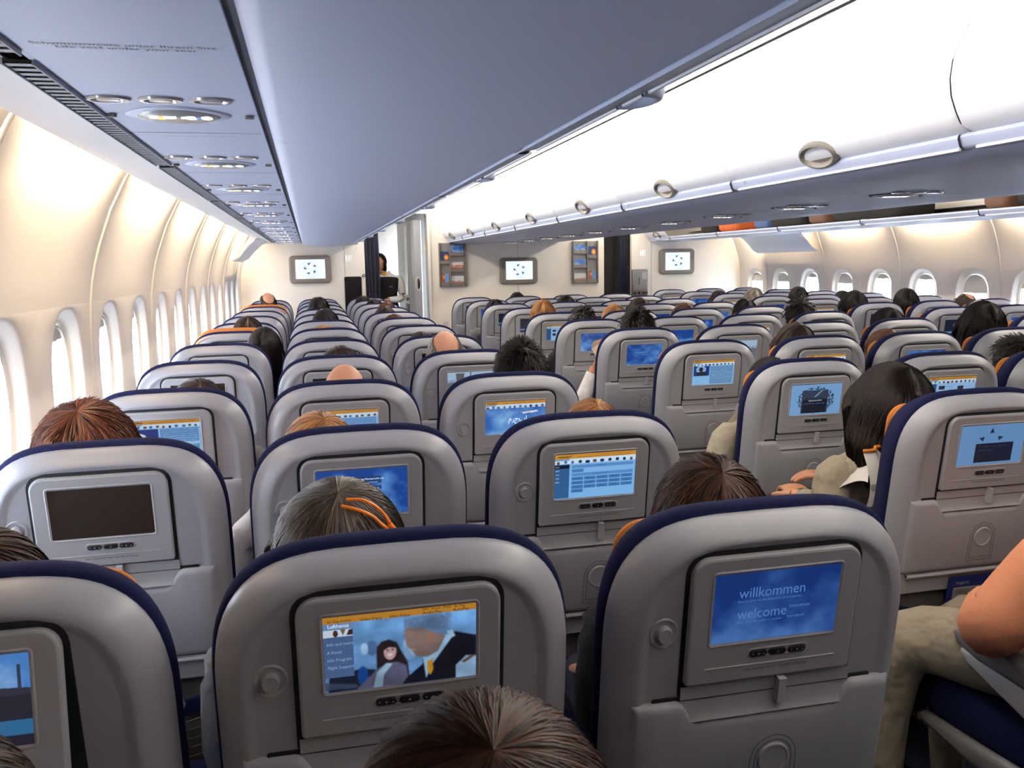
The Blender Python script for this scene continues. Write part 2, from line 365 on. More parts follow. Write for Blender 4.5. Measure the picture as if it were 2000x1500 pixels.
# ------------------------------------------------------------------ overhead bins
FACE = [(1.597, .655), (1.560, .672), (1.541, .705), (1.524, .745), (1.518, .790), (1.524, .84), (1.545, .885), (1.572, .94), (1.605, 1.0), (1.65, 1.07), (1.71, 1.14), (1.79, 1.21), (1.90, 1.27)]
def bin_unit(name, y0, y1, face, under, label, group, cat='overhead bin', mir=lambda x: x, number=None, latch=True, underm='binlow', opened=False, back=None):
    yc = (y0+y1)/2; e = empty(name, (mir(face[0][0]), yc, TOP+face[0][1])); tag(e, label, cat, group)
    ox, oz = mir(face[0][0]), TOP+face[0][1]; L = (y1-y0)/2
    T = lambda x, y, z: (mir(x)-ox, y, z+TOP-oz)
    g = .005
    # underside body
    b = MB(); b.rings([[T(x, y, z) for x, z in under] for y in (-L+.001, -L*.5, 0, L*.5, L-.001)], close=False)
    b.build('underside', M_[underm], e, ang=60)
    if not opened:
        d = MB(); n = len(face)
        ys = [(-L+g, .012), (-L+g+.006, .003), (-L+g+.016, 0), (0, 0), (L-g-.016, 0), (L-g-.006, .003), (L-g, .012)]
        def off(i, dd):
            a = face[max(i-1, 0)]; c = face[min(i+1, n-1)]; tx, tz = c[0]-a[0], c[1]-a[1]; l = math.hypot(tx, tz); return (face[i][0]+tz/l*dd, face[i][1]-tx/l*dd)
        rr = []
        for y, dd in ys: rr.append([T(*(lambda q: (q[0], y, q[1]))(off(i, dd))) for i in range(n)])
        d.rings(rr, close=False); d.build('door', M_['bin'], e, ang=60)
    # rail strip under the door
    r = MB(); x0, z0 = face[0]
    sg = 1 if face[-1][0] > face[0][0] else -1
    pr = [(x0+sg*.012, z0+.004), (x0-sg*.010, z0+.002), (x0-sg*.014, z0-.008), (x0-sg*.006, z0-.030), (x0+sg*.004, z0-.038), (x0+sg*.03, z0-.040)]
    r.rings([[T(x, y, z) for x, z in pr] for y in (-L+.03, -L+.045, 0, L-.045, L-.03)], close=False)
    r.rings([[T(x+sg*.008, y, z+.003) for x, z in pr] for y in (-L, -L+.03)], close=False)
    r.rings([[T(x+sg*.008, y, z+.003) for x, z in pr] for y in (L-.03, L)], close=False)
    r.build('rail', M_['rail'], e)
    w = MB(); w.tube([T(x0-sg*.004, -L+.03, z0-.036), T(x0-sg*.004, 0, z0-.036), T(x0-sg*.004, L-.03, z0-.036)], .0045, 6); w.build('edge_strip', M_['bin'], e)
    if latch:
        l = MB(); n = 18; cx, cz = face[1][0], face[1][1]+.006
        tx, tz = face[3][0]-face[0][0], face[3][1]-face[0][1]; q = math.hypot(tx, tz); tx /= q; tz /= q
        nx, nz = -sg*abs(tz), -sg*tx*sg if False else -abs(tx)
        def ring(rx, rz, dn): return [T(cx+tx*rz*math.sin(a)+nx*dn, rx*math.cos(a), cz+tz*rz*math.sin(a)+nz*dn) for a in (2*PI*i/n for i in range(n))]
        l.rings([ring(.105, .052, -.004), ring(.100, .048, .008), ring(.090, .040, .012), ring(.078, .034, .006), ring(.074, .030, -.002)], cap1=True)
        l.build('latch', M_['latch'], e)
        q = MB(); n = 16
        def ar(ry, rx, dz): return [T(x0-sg*(-.004+rx*math.sin(PI*i/n)), ry*math.cos(PI*i/n), z0-.012+dz) for i in range(n+1)]
        q.rings([ar(.070, .040, .020), ar(.072, .050, -.004), ar(.070, .052, -.018), ar(.064, .048, -.028), ar(.056, .040, -.031), ar(.050, .034, -.029), ar(.044, .028, -.016), ar(.02, .010, -.012)], close=False)
        if sg < 0: q.build('latch_scoop', M_['rail'], e, ang=50)
    if back:
        k = MB(); k.rings([[T(x, y, z) for x, z in back] for y in (-L, L)], close=False); k.build('inner_shell', M_['trim'], e)
    if number:
        mw = Matrix.Translation(Vector(T(x0-sg*.0155, L-.10 if True else 0, z0-.024)))@Matrix.Rotation(-PI/2 if sg > 0 else PI/2, 4, 'Z')@Matrix.Rotation(math.radians(90), 4, 'X')
        text_mesh('number', number, .020, M_['ink'], e, mw)
    return e
# left bins: door rolls from the underside up round the aisle-side edge
LFACE = [(.425, .635), (.465, .66), (.49, .70), (.505, .76), (.50, .83), (.475, .90), (.44, .97), (.39, 1.04), (.33, 1.10), (.25, 1.16), (.13, 1.2)]
LUND = [(-.148, .655), (-.150, .632), (-.142, .618), (-.12, .610), (-.05, .596), (.05, .588), (.15, .588), (.25, .592), (.34, .597), (.388, .599), (.390, .604), (.394, .604), (.396, .5955)]
MFACE = FACE
k = 0
for i in range(-3, 8):
    y0 = .70+BAY*i; y1 = min(y0+BAY, YW)
    if y0 < YB: y0 = YB
    vis = i >= -1
    bin_unit('overhead_bin', y0, y1, LFACE, LUND,
             'grey blue closed overhead bin over the left seats, %s from the camera' % ORD[max(i, 0)] if vis and i >= 0 else 'closed overhead bin over the left seats behind the photographer',
             'left overhead bins', underm='binlow')
MUND = [(1.612, .625), (1.63, .612), (1.72, .600), (1.95, .592), (2.05, .600), (CX, .604), (2*CX-2.05, .600), (2*CX-1.95, .592), (2*CX-1.72, .600), (2*CX-1.63, .612), (2*CX-1.612, .625)]
for i in range(-4, 7):
    y0 = 1.975+BAY*i; y1 = y0+BAY
    if y1 > YW-.1: y1 = YW
    if y0 < YB: y0 = YB
    if y0 >= YW-.1: continue
    num = {0: '70', 1: '69', 2: '68', 3: '67'}.get(i)
    o = bin_unit('overhead_bin', y0, y1, FACE, MUND,
                 ('white closed bulging overhead bin in the central row, %s from the camera' % ORD[i]) if i >= 0 else 'white closed bulging overhead bin in the central row beside the photographer',
                 'centre overhead bins', number=num)
    # far side door of the same double-sided unit
    ox, oz = FACE[0][0], TOP+FACE[0][1]; L = (y1-y0)/2
    d = MB(); d.rings([[(2*CX-x-ox, y, z+TOP-oz) for x, z in FACE] for y in (-L+.005, 0, L-.005)], close=False); d.build('far_door', M_['bin'], o)
mirR = lambda x: 2*CX-x
RBACK = [(.40, .640), (.0, .645), (-.35, .66), (-.40, .80), (-.36, 1.0), (-.1, 1.12), (.2, 1.18)]
nopen = 0
for i in range(-3, 8):
    y0 = .70+.42+BAY*i; y1 = min(y0+BAY, YW)
    if y0 < YB: y0 = YB
    op = 1 <= i <= 6
    bin_unit('overhead_bin', y0, y1, LFACE, LUND,
             ('open overhead bin over the right seats, %s from the camera' % ORD[i] if op else 'closed cream overhead bin over the right seats beside the forward bulkhead' if i == 7 else 'closed overhead bin over the right seats near the photographer'),
             'right overhead bins', mir=mirR, opened=op, back=RBACK if op else None, latch=not op)
    if op:
        e = bpy.context.scene.objects[-1] if False else None
        # divider between neighbouring units and raised door
        ob = [o for o in bpy.data.objects if o.name.startswith('overhead_bin')][-1]
# soffit panels in the last window bay, both sides
for nm, mr_ in (('trim_105', lambda x: x), ('trim_106', mirR)):
    b = MB(); P = [(-.50, .64), (-.58, .60), (-.66, .53), (-.73, .45), (-.80, .415), (-.79, .43), (-.72, .47), (-.65, .55), (-.57, .63)]
    y0, y1 = (8.75, 10.1)
    b.rings([[(mr_(x), y, z+TOP) for x, z in P] for y in (y0, y1)], cap0=True, cap1=True); struct(b.build(nm, M_['bin'], ang=30))

# ------------------------------------------------------------------ service panels over the seats
def service_strip(mir, x0, x1, z, yfrom, name):
    """flat panel strip with dark edge slots"""
    b = MB(); b.box(min(mir(x0), mir(x1)), max(mir(x0), mir(x1)), YB, YW, TOP+z, TOP+z+.012); struct(b.build(name, M_['psu'], smooth=False))
service_strip(lambda x: x, -.438, -.165, .630, 0, 'ceiling')
service_strip(mirR, -.438, -.165, .630, 0, 'ceiling')
for mr_, n0 in ((lambda x: x, 110), (mirR, 120)):
    b = MB(); P = [(-.470, .632), (-.52, .634), (-.58, .640), (-.63, .652), (-.655, .668), (-.66, .69), (-.63, .70), (-.55, .70)]
    b.rings([[(mr_(x), y, z+TOP) for x, z in P] for y in (YB, 4, YW)], close=False); struct(b.build('trim_%d' % n0, M_['bin'], ang=60))
    b = MB(); b.box(min(mr_(-.66), mr_(-.13)), max(mr_(-.66), mr_(-.13)), YB, YW, TOP+.645+.06, TOP+.71); struct(b.build('trim_%d' % (n0+1), M_['dark'], smooth=False))
    b = MB(); b.box(min(mr_(-.165), mr_(-.146)), max(mr_(-.165), mr_(-.146)), YB, YW, TOP+.636, TOP+.644)
    b.box(min(mr_(-.470), mr_(-.438)), max(mr_(-.470), mr_(-.438)), YB, YW, TOP+.646, TOP+.652); struct(b.build('trim_%d' % (n0+2), M_['slot'], smooth=False))
    # bin body back above
    b = MB(); b.rings([[(mr_(x), y, z+TOP) for x, z in ((-.60, .72), (-.60, 1.2), (.13, 1.2), (.3, 1.15))] for y in (YB, YW)], close=False); struct(b.build('trim_%d' % (n0+3), M_['ceil'], smooth=False))
# ventilation grilles along the left service strip
for i in range(8):
    y0 = -.02+1.27*i+.70-.62; y1 = y0+1.22
    e = tag(empty('vent_grille', (-.454, (y0+y1)/2, TOP+.625)), 'slatted grey air vent strip beside the left service panels, %s from the camera' % ORD[i], 'air vent', 'left air vents')
    b = MB(); n = int((y1-y0)/.030)
    for j in range(n if i < 5 else n//2):
        yy = -(y1-y0)/2+(j+.5)*(y1-y0)/(n if i < 5 else n//2)
        b.add([(-.018, yy-.012, 0), (.018, yy-.012, 0), (.018, yy+.004, 0), (-.018, yy+.004, 0)], [(0, 1, 2, 3)])
    b.box(-.0205, -.018, -(y1-y0)/2, (y1-y0)/2, -.002, .012); b.box(.018, .0205, -(y1-y0)/2, (y1-y0)/2, -.002, .012)
    b.build('slats', M_['grille'], e, smooth=False)
    b = MB(); b.box(-.018, .018, -(y1-y0)/2, (y1-y0)/2, .003, .005); b.build('backing', M_['dark'], e, smooth=False)
def lens_shape(mb, cx, cy, hx, hy, z0, z1, mi=0, n=20, pw=1.35):
    def P(k): return [(cx+math.copysign(abs(math.cos(a)), math.cos(a))*hx*k, cy+math.copysign(abs(math.sin(a))**pw, math.sin(a))*hy*k) for a in (2*PI*i/n for i in range(n))]
    mb.rings([[(x, y, z0) for x, y in P(1)], [(x, y, z1) for x, y in P(.96)]], cap1=True, mi=mi)
def make_psu(lamps_side):
    e = empty('service_unit')
    b = MB(); lens_shape(b, 0, 0, .094, .088, 0, -.003); b.build('surround', M_['psu'], e)
    b = MB(); lens_shape(b, 0, 0, .074, .072, -.003, -.005); b.build('sign_lens', M_['signplate'], e)
    s = MB()
    z = -.0062
    def quad(x0, x1, y0, y1, mi): s.add([(x0, y0, z), (x1, y0, z), (x1, y1, z), (x0, y1, z)], [(0, 1, 2, 3)], mi)
    quad(-.060, -.043, -.006, .006, 0); quad(-.033, -.012, -.006, .006, 0); quad(-.010, -.007, -.010, .004, 0)   # cigarette
    s.add([(-.044, -.012, z-.0003), (-.040, -.012, z-.0003), (-.032, .012, z-.0003), (-.036, .012, z-.0003)], [(0, 1, 2, 3)], 1)
    s.add([(-.032, -.012, z-.0003), (-.036, -.012, z-.0003), (-.044, .012, z-.0003), (-.040, .012, z-.0003)], [(0, 1, 2, 3)], 1)
    s.add([(.004, -.004, z), (.012, -.004, z), (.020, -.012, z), (.032, -.010, z), (.034, .010, z), (.022, .012, z), (.012, .004, z), (.004, .004, z)], [tuple(range(8))], 0)
    s.add([(.044, -.002, z), (.050, -.010, z), (.060, -.013, z), (.068, -.004, z), (.068, .004, z), (.058, .012, z), (.048, .008, z)], [tuple(range(7))], 0)
    quad(.037, .041, -.006, .006, 2)
    s.v = [(x*.86, y*1.35, zz) for x, y, zz in s.v]
    s.build('sign_icons', [M_['signw'], M_['signo'], M_['signb']], e, smooth=False)
    for i, x in enumerate((-.09, -.008, .072)):
        l = MB()
        def rg(rx, ry, zz): return [(x+rx*math.cos(a), -.155+ry*math.sin(a), zz) for a in (2*PI*i_/20 for i_ in range(20))]
        l.rings([rg(.036, .026, 0), rg(.034, .024, -.004), rg(.028, .019, -.004), rg(.022, .014, .002), rg(.018, .012, -.004)], cap1=True)
        lo = l.build('reading_light', M_['lens'], e)
    for x in (-.115, .125):
        k = MB(); k.rings([[(x+.008*math.cos(a), -.002+.006*math.sin(a), zz) for a in (2*PI*i/10 for i in range(10))] for zz in (0, -.006)], cap1=True); k.build('screw', M_['latch'], e)
    g = MB()
    for yy in (.22,): g.box(-.14, .135, yy, yy+.0015, -.0006, 0)
    g.build('panel_seam', M_['grille'], e, smooth=False)
    return e
psu = make_psu(-1)
psu.location = (-.305, 1.75, TOP+.6295); tag(psu, 'oval lit seat belt sign with reading lights over the left seats, nearest the camera', 'cabin sign', 'left cabin signs')
LINES = (('nicht rauchen', 1),)
def psu_at(x, y, z, label, group, skip=()):
    o = copy_tree(psu, None, skip); o.location = (x, y, z); tag(o, label, 'cabin sign', group); return o
for i in range(1, 12):
    psu_at(-.305, 1.75+PITCH*i, TOP+.6295, 'oval lit seat belt sign with reading lights over the left seats, %s from the camera' % ORD[i], 'left cabin signs')
for i in range(0, 10):
    psu_at(CX, 3.26+PITCH*i, TOP+.599, 'oval lit seat belt sign under the central bins, %s from the camera' % ORD[i], 'centre cabin signs', ('panel_seam',))
for i in range(0, 8):
    psu_at(4.972, 5.02+PITCH*i, TOP+.6295, 'oval lit seat belt sign under the right bins, %s from the camera' % ORD[i], 'right cabin signs', ('panel_seam',))
# notices printed on the left service panel
for yy, t, sz in ((1.235, 'Schwimmweste unter Ihrem Sitz\nLife vest under your seat', .017), (2.02, 'Schwimmweste unter Ihrem Sitz', .011), (2.83, 'Schwimmweste unter Ihrem Sitz', .011)):
    e = tag(empty('notice', (-.30, yy, TOP+.6293)), 'small printed life vest notice on the left service panel, %s' % {1.235: 'nearest the camera', 2.02: 'second from the camera', 2.83: 'third from the camera'}[yy], 'notice')
    text_mesh('lettering', t, sz, M_['ink'], e, Matrix.Rotation(PI, 4, 'X')@Matrix.Rotation(0, 4, 'Z'))

# ------------------------------------------------------------------ screen pictures
def noise2(Wd, Hd, seed, octs=5, sx=3, sy=2):
    r = np.random.RandomState(seed); out = np.zeros((Hd, Wd)); amp = 1
    for o in range(octs):
        nx, ny = sx*2**o+2, sy*2**o+2; g = r.rand(ny, nx)
        xs = np.linspace(0, nx-1.001, Wd); ys = np.linspace(0, ny-1.001, Hd)
        xi, yi = xs.astype(int), ys.astype(int); fx, fy = xs-xi, ys-yi; fx = fx*fx*(3-2*fx); fy = fy*fy*(3-2*fy)
        a = g[np.ix_(yi, xi)]; b = g[np.ix_(yi, np.minimum(xi+1, nx-1))]; c = g[np.ix_(np.minimum(yi+1, ny-1), xi)]; d = g[np.ix_(np.minimum(yi+1, ny-1), np.minimum(xi+1, nx-1))]
        out += amp*((a*(1-fx)+b*fx)*(1-fy[:, None])+(c*(1-fx)+d*fx)*fy[:, None]); amp *= .55
    out -= out.min(); out /= out.max(); return out
class Pic:
    def __init__(s, Wd, Hd, c=(0, 0, 0)):
        s.W, s.H = Wd, Hd; s.a = np.zeros((Hd, Wd, 3)); s.a[:] = c
        s.X, s.Y = np.meshgrid((np.arange(Wd)+.5)/Wd, (np.arange(Hd)+.5)/Hd)
    def put(s, mask, c, k=1.0): s.a[mask] = s.a[mask]*(1-k)+np.array(c)*k
    def rect(s, x0, y0, x1, y1, c, k=1.0): s.put((s.X >= x0) & (s.X < x1) & (s.Y >= y0) & (s.Y < y1), c, k)
    def ell(s, cx, cy, rx, ry, c, k=1.0, rot=0):
        dx, dy = s.X-cx, s.Y-cy; asp = s.W/s.H
        if rot:
            dx = dx*asp; rx_, ry_ = rx*asp, ry; u = dx*math.cos(rot)+dy*math.sin(rot); v = -dx*math.sin(rot)+dy*math.cos(rot)
            s.put((u/rx_)**2+(v/ry_)**2 < 1, c, k)
        else: s.put((dx/rx)**2+(dy/ry)**2 < 1, c, k)
    def poly(s, P, c, k=1.0):
        ins = np.zeros((s.H, s.W), bool); n = len(P)
        for i in range(n):
            x0, y0 = P[i]; x1, y1 = P[(i+1) % n]
            if y0 == y1: continue
            cnd = ((y0 > s.Y) != (y1 > s.Y)) & (s.X < (x1-x0)*(s.Y-y0)/(y1-y0)+x0); ins ^= cnd
        s.put(ins, c, k)
    def scribble(s, x0, y0, x1, y1, c, seed, k=.8):
        """a line of tiny writing"""
        r = np.random.RandomState(seed); m = (s.X >= x0) & (s.X < x1) & (s.Y >= y0) & (s.Y < y1)
        on = r.rand(s.H, s.W) < .5; s.put(m & on, c, k)
def sky(p, seed, lo=(.10, .27, .58), hi=(.45, .66, .90)):
    n = noise2(p.W, p.H, seed); g = (n*.75+p.Y*.35); g = np.clip((g-.35)/.6, 0, 1)[..., None]
    p.a = np.array(lo)*(1-g)+np.array(hi)*g
def portal(p, s, photos=True):
    p.rect(0, 0, 1, .10, (.80, .57, .20)); p.scribble(.03, .03, .2, .07, (.25, .15, .1), s); p.scribble(.5, .015, .97, .035, (.6, .3, .1), s+1, .6); p.scribble(.28, .055, .92, .08, (.6, .3, .1), s+2, .6)
    p.rect(0, .10, 1, .21, (.80, .90, .98)); r = np.random.RandomState(s)
    for i in range(11):
        x = .03+i*.09+r.rand()*.02; c = [(.15, .2, .35), (.45, .3, .25), (.3, .45, .65)][r.randint(3)]
        p.ell(x, .17+r.rand()*.02, .018+.012*r.rand(), .035, c); 
    p.rect(0, .10, .18, .135, (.45, .62, .80))
def painter(kind, Wd, Hd, s=1):
    p = Pic(Wd, Hd); r = np.random.RandomState(s)
    if kind in ('sky', 'welcome'):
        sky(p, s, (.09, .24, .55), (.33, .52, .82)) if kind == 'welcome' else sky(p, s)
        if kind == 'sky' and s % 2:
            p.scribble(.22, .36, .6, .42, (.7, .8, .95), s, .35); p.scribble(.2, .5, .66, .54, (.7, .8, .95), s, .35); p.scribble(.2, .62, .6, .65, (.7, .8, .95), s, .3)
    elif kind == 'lang':
        sky(p, 12)
        p.rect(.29, .17, .71, .32, (.10, .22, .40), .75); p.rect(.32, .37, .49, .45, (.10, .22, .40), .6); p.rect(.515, .37, .71, .45, (.10, .22, .40), .75)
        for i in range(4): p.rect(.29, .49+.115*i, .49, .57+.115*i, (.10, .22, .40), .7); p.rect(.515, .49+.115*i, .71, .57+.115*i, (.10, .22, .40), .7)
    elif kind == 'table':
        p.a[:] = (.50, .72, .93); portal(p, s); p.rect(0, .22, .18, .98, (.20, .38, .58)); p.rect(0, .24, .18, .31, (.08, .10, .18))
        for i in range(5): p.scribble(.01, .265+.085*i, .06, .285+.085*i, (.9, .95, 1), s+i)
        p.rect(.21, .25, .97, .32, (.36, .56, .80)); p.scribble(.5, .27, .64, .29, (.1, .2, .35), s, .5); p.rect(.21, .34, .355, .41, (.30, .50, .74))
        p.rect(.21, .43, .97, .50, (.36, .56, .80)); p.scribble(.46, .455, .66, .475, (.1, .2, .35), s, .5)
        for j in range(4):
            for i in range(5 if j < 3 else 1):
                x = .21+i*.153; y = .52+j*.092; p.rect(x, y, x+.145, y+.075, (.27, .47, .71)); p.scribble(x+.03, y+.025, x+.11, y+.05, (.1, .2, .35), s+i, .4)
    elif kind == 'page':
        p.a[:] = (.55, .76, .95); portal(p, s)
        p.rect(.04, .24, .40, .62, (.08, .22, .52)); p.poly([(.10, .32), (.20, .38), (.36, .60), (.28, .60), (.14, .38)], (.85, .9, .95)); p.poly([(.2, .42), (.33, .44), (.27, .5)], (.2, .2, .35))
        p.rect(.43, .24, .97, .96, (.38, .58, .80))
        for i in range(11): p.scribble(.45, .27+i*.062, .95, .285+i*.062, (.75, .88, 1), s+i, .6)
        p.rect(.66, .62, .97, .70, (.62, .80, .96))
    elif kind == 'helmet':
        p.a[:] = (.55, .76, .95); portal(p, s); p.rect(.03, .22, .40, .62, (.08, .22, .48)); p.ell(.20, .36, .12, .15, (.55, .70, .88)); p.ell(.20, .36, .05, .09, (.12, .13, .17)); p.poly([(.08, .62), (.13, .46), (.27, .45), (.36, .62)], (.14, .15, .2))
        p.rect(.42, .24, .97, .96, (.40, .58, .76))
        for i in range(11): p.scribble(.44, .27+i*.062, .95, .285+i*.062, (.75, .88, 1), s+i, .6)
    elif kind == 'list':
        p.a[:] = (.60, .78, .96); portal(p, s); p.rect(0, .22, .17, .98, (.20, .36, .56))
        for i, (x, y) in enumerate(((.22, .30), (.22, .55), (.62, .33))): p.rect(x, y, x+.13, y+.13, (.2, .2, .28)); p.scribble(x+.16, y+.02, x+.3, y+.05, (.3, .45, .7), s+i, .6)
    elif kind == 'arabic':
        sky(p, 5, (.16, .38, .74), (.55, .76, .95)); portal(p, s); p.poly([(.60, .36), (.86, .31), (.88, .35), (.74, .40), (.62, .40), (.58, .30)], (.88, .90, .95)); p.poly([(.66, .40), (.76, .37), (.72, .44)], (.35, .4, .5))
    elif kind == 'photo':
        p.a[:] = (.42, .62, .84); n = noise2(Wd, Hd, 3)[..., None]; p.a = p.a*(.88+.24*n)
        p.ell(.31, .46, .035, .10, (.30, .44, .62)); p.ell(.26, .46, .025, .08, (.62, .78, .92)); p.ell(.56, .5, .05, .17, (.55, .72, .90)); p.ell(.58, .5, .03, .12, (.66, .82, .96)); p.ell(.70, .66, .05, .2, (.6, .78, .95), .5)
        p.poly([(.02, 1), (.03, .78), (.24, .72), (.50, .82), (.5, 1)], (.12, .14, .22)); p.ell(.245, .82, .035, .13, (.10, .32, .70)); p.poly([(.0, .86), (.2, .92), (.22, .97), (0, .96)], (.30, .36, .50), .8)
        # seated passenger
        p.poly([(.335, .62), (.34, .46), (.37, .39), (.42, .37), (.47, .42), (.50, .55), (.54, .70), (.55, .92), (.34, .98)], (.16, .12, .14))
        p.ell(.425, .53, .042, .115, (.82, .68, .68)); p.poly([(.375, .52), (.38, .42), (.42, .39), (.46, .42), (.465, .49), (.42, .47)], (.15, .11, .13)); p.ell(.425, .575, .018, .018, (.96, .93, .95))
        p.ell(.41, .515, .006, .012, (.2, .12, .12)); p.ell(.443, .51, .006, .012, (.2, .12, .12))
        p.poly([(.20, 1), (.24, .92), (.33, .76), (.40, .68), (.47, .68), (.53, .74), (.545, .95), (.52, 1)], (.40, .40, .52)); p.poly([(.31, 1), (.335, .80), (.40, .68), (.44, .70), (.38, .84), (.37, 1)], (.66, .80, .92))
        # standing uniformed attendant
        p.poly([(.53, .92), (.66, .72), (.64, 1), (.50, 1)], (.07, .08, .14)); p.poly([(.64, .66), (.70, .62), (.80, .40), (.86, .36), (1, .44), (1, 1), (.64, 1)], (.07, .08, .14)); p.poly([(.64, .66), (.70, .62), (.80, .38), (.85, .40), (.70, .78), (.66, .96)], (.66, .84, .98))
        p.poly([(.67, .72), (.705, .70), (.71, .84), (.69, .92), (.67, .86)], (.88, .62, .18)); p.poly([(.80, .34), (.84, .33), (.86, .42), (.83, .44)], (.7, .85, .98)); p.poly([(.86, 1), (.86, .82), (.93, .70), (1, .72), (1, 1)], (.64, .80, .96)); p.poly([(.90, .78), (.97, .70), (1, .71), (.92, .80)], (.45, .32, .25))
        p.poly([(.53, .22), (.60, .18), (.70, .22), (.76, .30), (.79, .42), (.74, .60), (.67, .66), (.60, .64), (.565, .55), (.535, .48), (.52, .34)], (.55, .46, .44)); p.ell(.69, .40, .02, .055, (.62, .46, .38))
        p.poly([(.52, .24), (.52, .14), (.62, .10), (.76, .10), (.82, .18), (.81, .30), (.77, .38), (.72, .34), (.68, .30), (.62, .25)], (.40, .52, .68)); m = (p.X > .52) & (p.X < .83) & (p.Y > .08) & (p.Y < .30) & (r.rand(Hd, Wd) < .4); p.put(m, (.25, .30, .42), .5)
        p.poly([(.555, .52), (.60, .55), (.57, .56)], (.75, .6, .55))
        sh = noise2(Wd, Hd, 17, 5, 5, 4)[..., None]; p.a *= (.80+.40*sh); p.a *= (1.06-.25*p.Y[..., None])
        for _ in range(3): p.a = (p.a+np.roll(p.a, 1, 0)+np.roll(p.a, -1, 0)+np.roll(p.a, 1, 1)+np.roll(p.a, -1, 1))/5
        p.rect(0, 0, 1, .09, (.76, .53, .18)); p.rect(.0, .09, .19, .17, (.42, .56, .74)); p.rect(0, .17, .19, .26, (.82, .88, .94)); p.ell(.08, .22, .016, .045, (.3, .18, .16)); p.poly([(.11, .17), (.145, .17), (.128, .25)], (.5, .38, .25)); p.poly([(.15, .25), (.165, .18), (.19, .17), (.19, .25)], (.22, .18, .22))
        p.rect(0, .26, .19, .80, (.30, .40, .58))
    elif kind == 'star':
        p.a[:] = (.50, .70, .93)
        for a in (90, 18, 162): 
            a = math.radians(a); cx, cy = .48+.15*math.cos(a), .42-.26*math.sin(a); p.poly([(cx+.05*math.cos(a+q), cy-.08*math.sin(a+q)) for q in (0, 2.3, 4.0)], (.15, .24, .38))
        p.rect(.26, .46, .84, .94, (.13, .15, .24)); p.scribble(.3, .52, .75, .55, (.4, .5, .7), s, .5); p.scribble(.3, .62, .55, .65, (.4, .5, .7), s, .5)
    elif kind == 'leaf':
        p.a[:] = (.55, .76, .97)
        for i in range(130):
            a = r.rand()*2*PI; cx = .5+.33*math.cos(a)*(.75+.35*r.rand()); cy = .52+.36*math.sin(a)*(.8+.35*r.rand())
            q = r.rand()*6; p.ell(cx, cy, .030, .016, (.22, .30, .42), 1, q)
        p.rect(.22, .2, .74, .95, (.25, .30, .38)); p.poly([(.46, .42), (.60, .2), (.63, .2), (.5, .42)], (.6, .7, .85)); p.rect(.24, .5, .72, .95, (.12, .14, .20)); p.rect(.3, .45, .66, .48, (.15, .2, .3)); p.scribble(.36, .52, .62, .56, (.9, .95, 1), s, .9); p.scribble(.25, .62, .68, .65, (.55, .7, .95), s, .7)
    elif kind == 'street':
        p.a[:] = (.42, .44, .47); p.rect(0, 0, 1, .40, (.66, .76, .86)); p.poly([(.18, .05), (.36, .05), (.33, .5), (.2, .5)], (.38, .38, .40)); p.rect(.48, 0, .5, .4, (.3, .33, .38)); p.scribble(0, .3, 1, .42, (.3, .33, .38), s, .5)
    elif kind == 'land':
        sky(p, 8, (.30, .52, .80), (.75, .86, .98)); p.rect(0, .42, 1, .72, (.15, .15, .20)); p.rect(0, .72, 1, .88, (.18, .42, .60)); p.rect(0, .88, 1, 1, (.12, .12, .18)); p.rect(.93, .12, .95, .45, (.2, .25, .35)); p.poly([(.7, .42), (.82, .36), (1, .38), (1, .45), (.7, .45)], (.2, .2, .26))
    elif kind == 'film':
        p.a[:] = (.08, .11, .18); p.ell(.3+.3*r.rand(), .6, .14, .3, (.30, .36, .45)); p.ell(.3+.3*r.rand(), .35, .06, .12, (.55, .50, .48)); p.rect(0, .75, 1, .85, (.4, .55, .75))
    elif kind == 'alliance':
        p.a[:] = (.90, .97, 1.0); g = noise2(Wd, Hd, 4)[..., None]; p.a -= .06*g
        for i in range(5):
            a = PI/2+i*2*PI/5+.25; cx, cy = .5+.17*math.cos(a), .47-.25*math.sin(a); o = a-1.15
            p.poly([(cx+.075*math.cos(o+q)*w_, cy-.10*math.sin(o+q)*w_) for q, w_ in ((0, 1.15), (2.0, .8), (3.9, .9))], (.20, .34, .52))
        p.scribble(.32, .88, .70, .92, (.4, .6, .8), s, .6)
    return p.a
def to_lin(a): a = np.clip(a, 0, 1); return np.where(a <= .04045, a/12.92, ((a+.055)/1.055)**2.4)
def pic_mesh(name, img, hw, z0, z1, y, tf, gain=1.0, mat_='screen', parent=None):
    H_, W_, _ = img.shape
    xs = np.linspace(-hw, hw, W_); zs = np.linspace(z1, z0, H_)
    v = [tf((x, y, z)) for z in zs for x in xs]
    idx = np.arange(W_*H_).reshape(H_, W_)
    q = np.stack([idx[1:, :-1], idx[1:, 1:], idx[:-1, 1:], idx[:-1, :-1]], -1).reshape(-1, 4)
    me = bpy.data.meshes.new(name); me.from_pydata(v, [], q.tolist()); me.materials.append(M_[mat_])
    at = me.color_attributes.new('Col', 'FLOAT_COLOR', 'POINT'); col = np.ones((H_*W_, 4), np.float32); col[:, :3] = to_lin(img).reshape(-1, 3)*gain
    at.data.foreach_set('color', col.ravel())
    o = bpy.data.objects.new(name, me); C.objects.link(o); o.parent = parent; return o

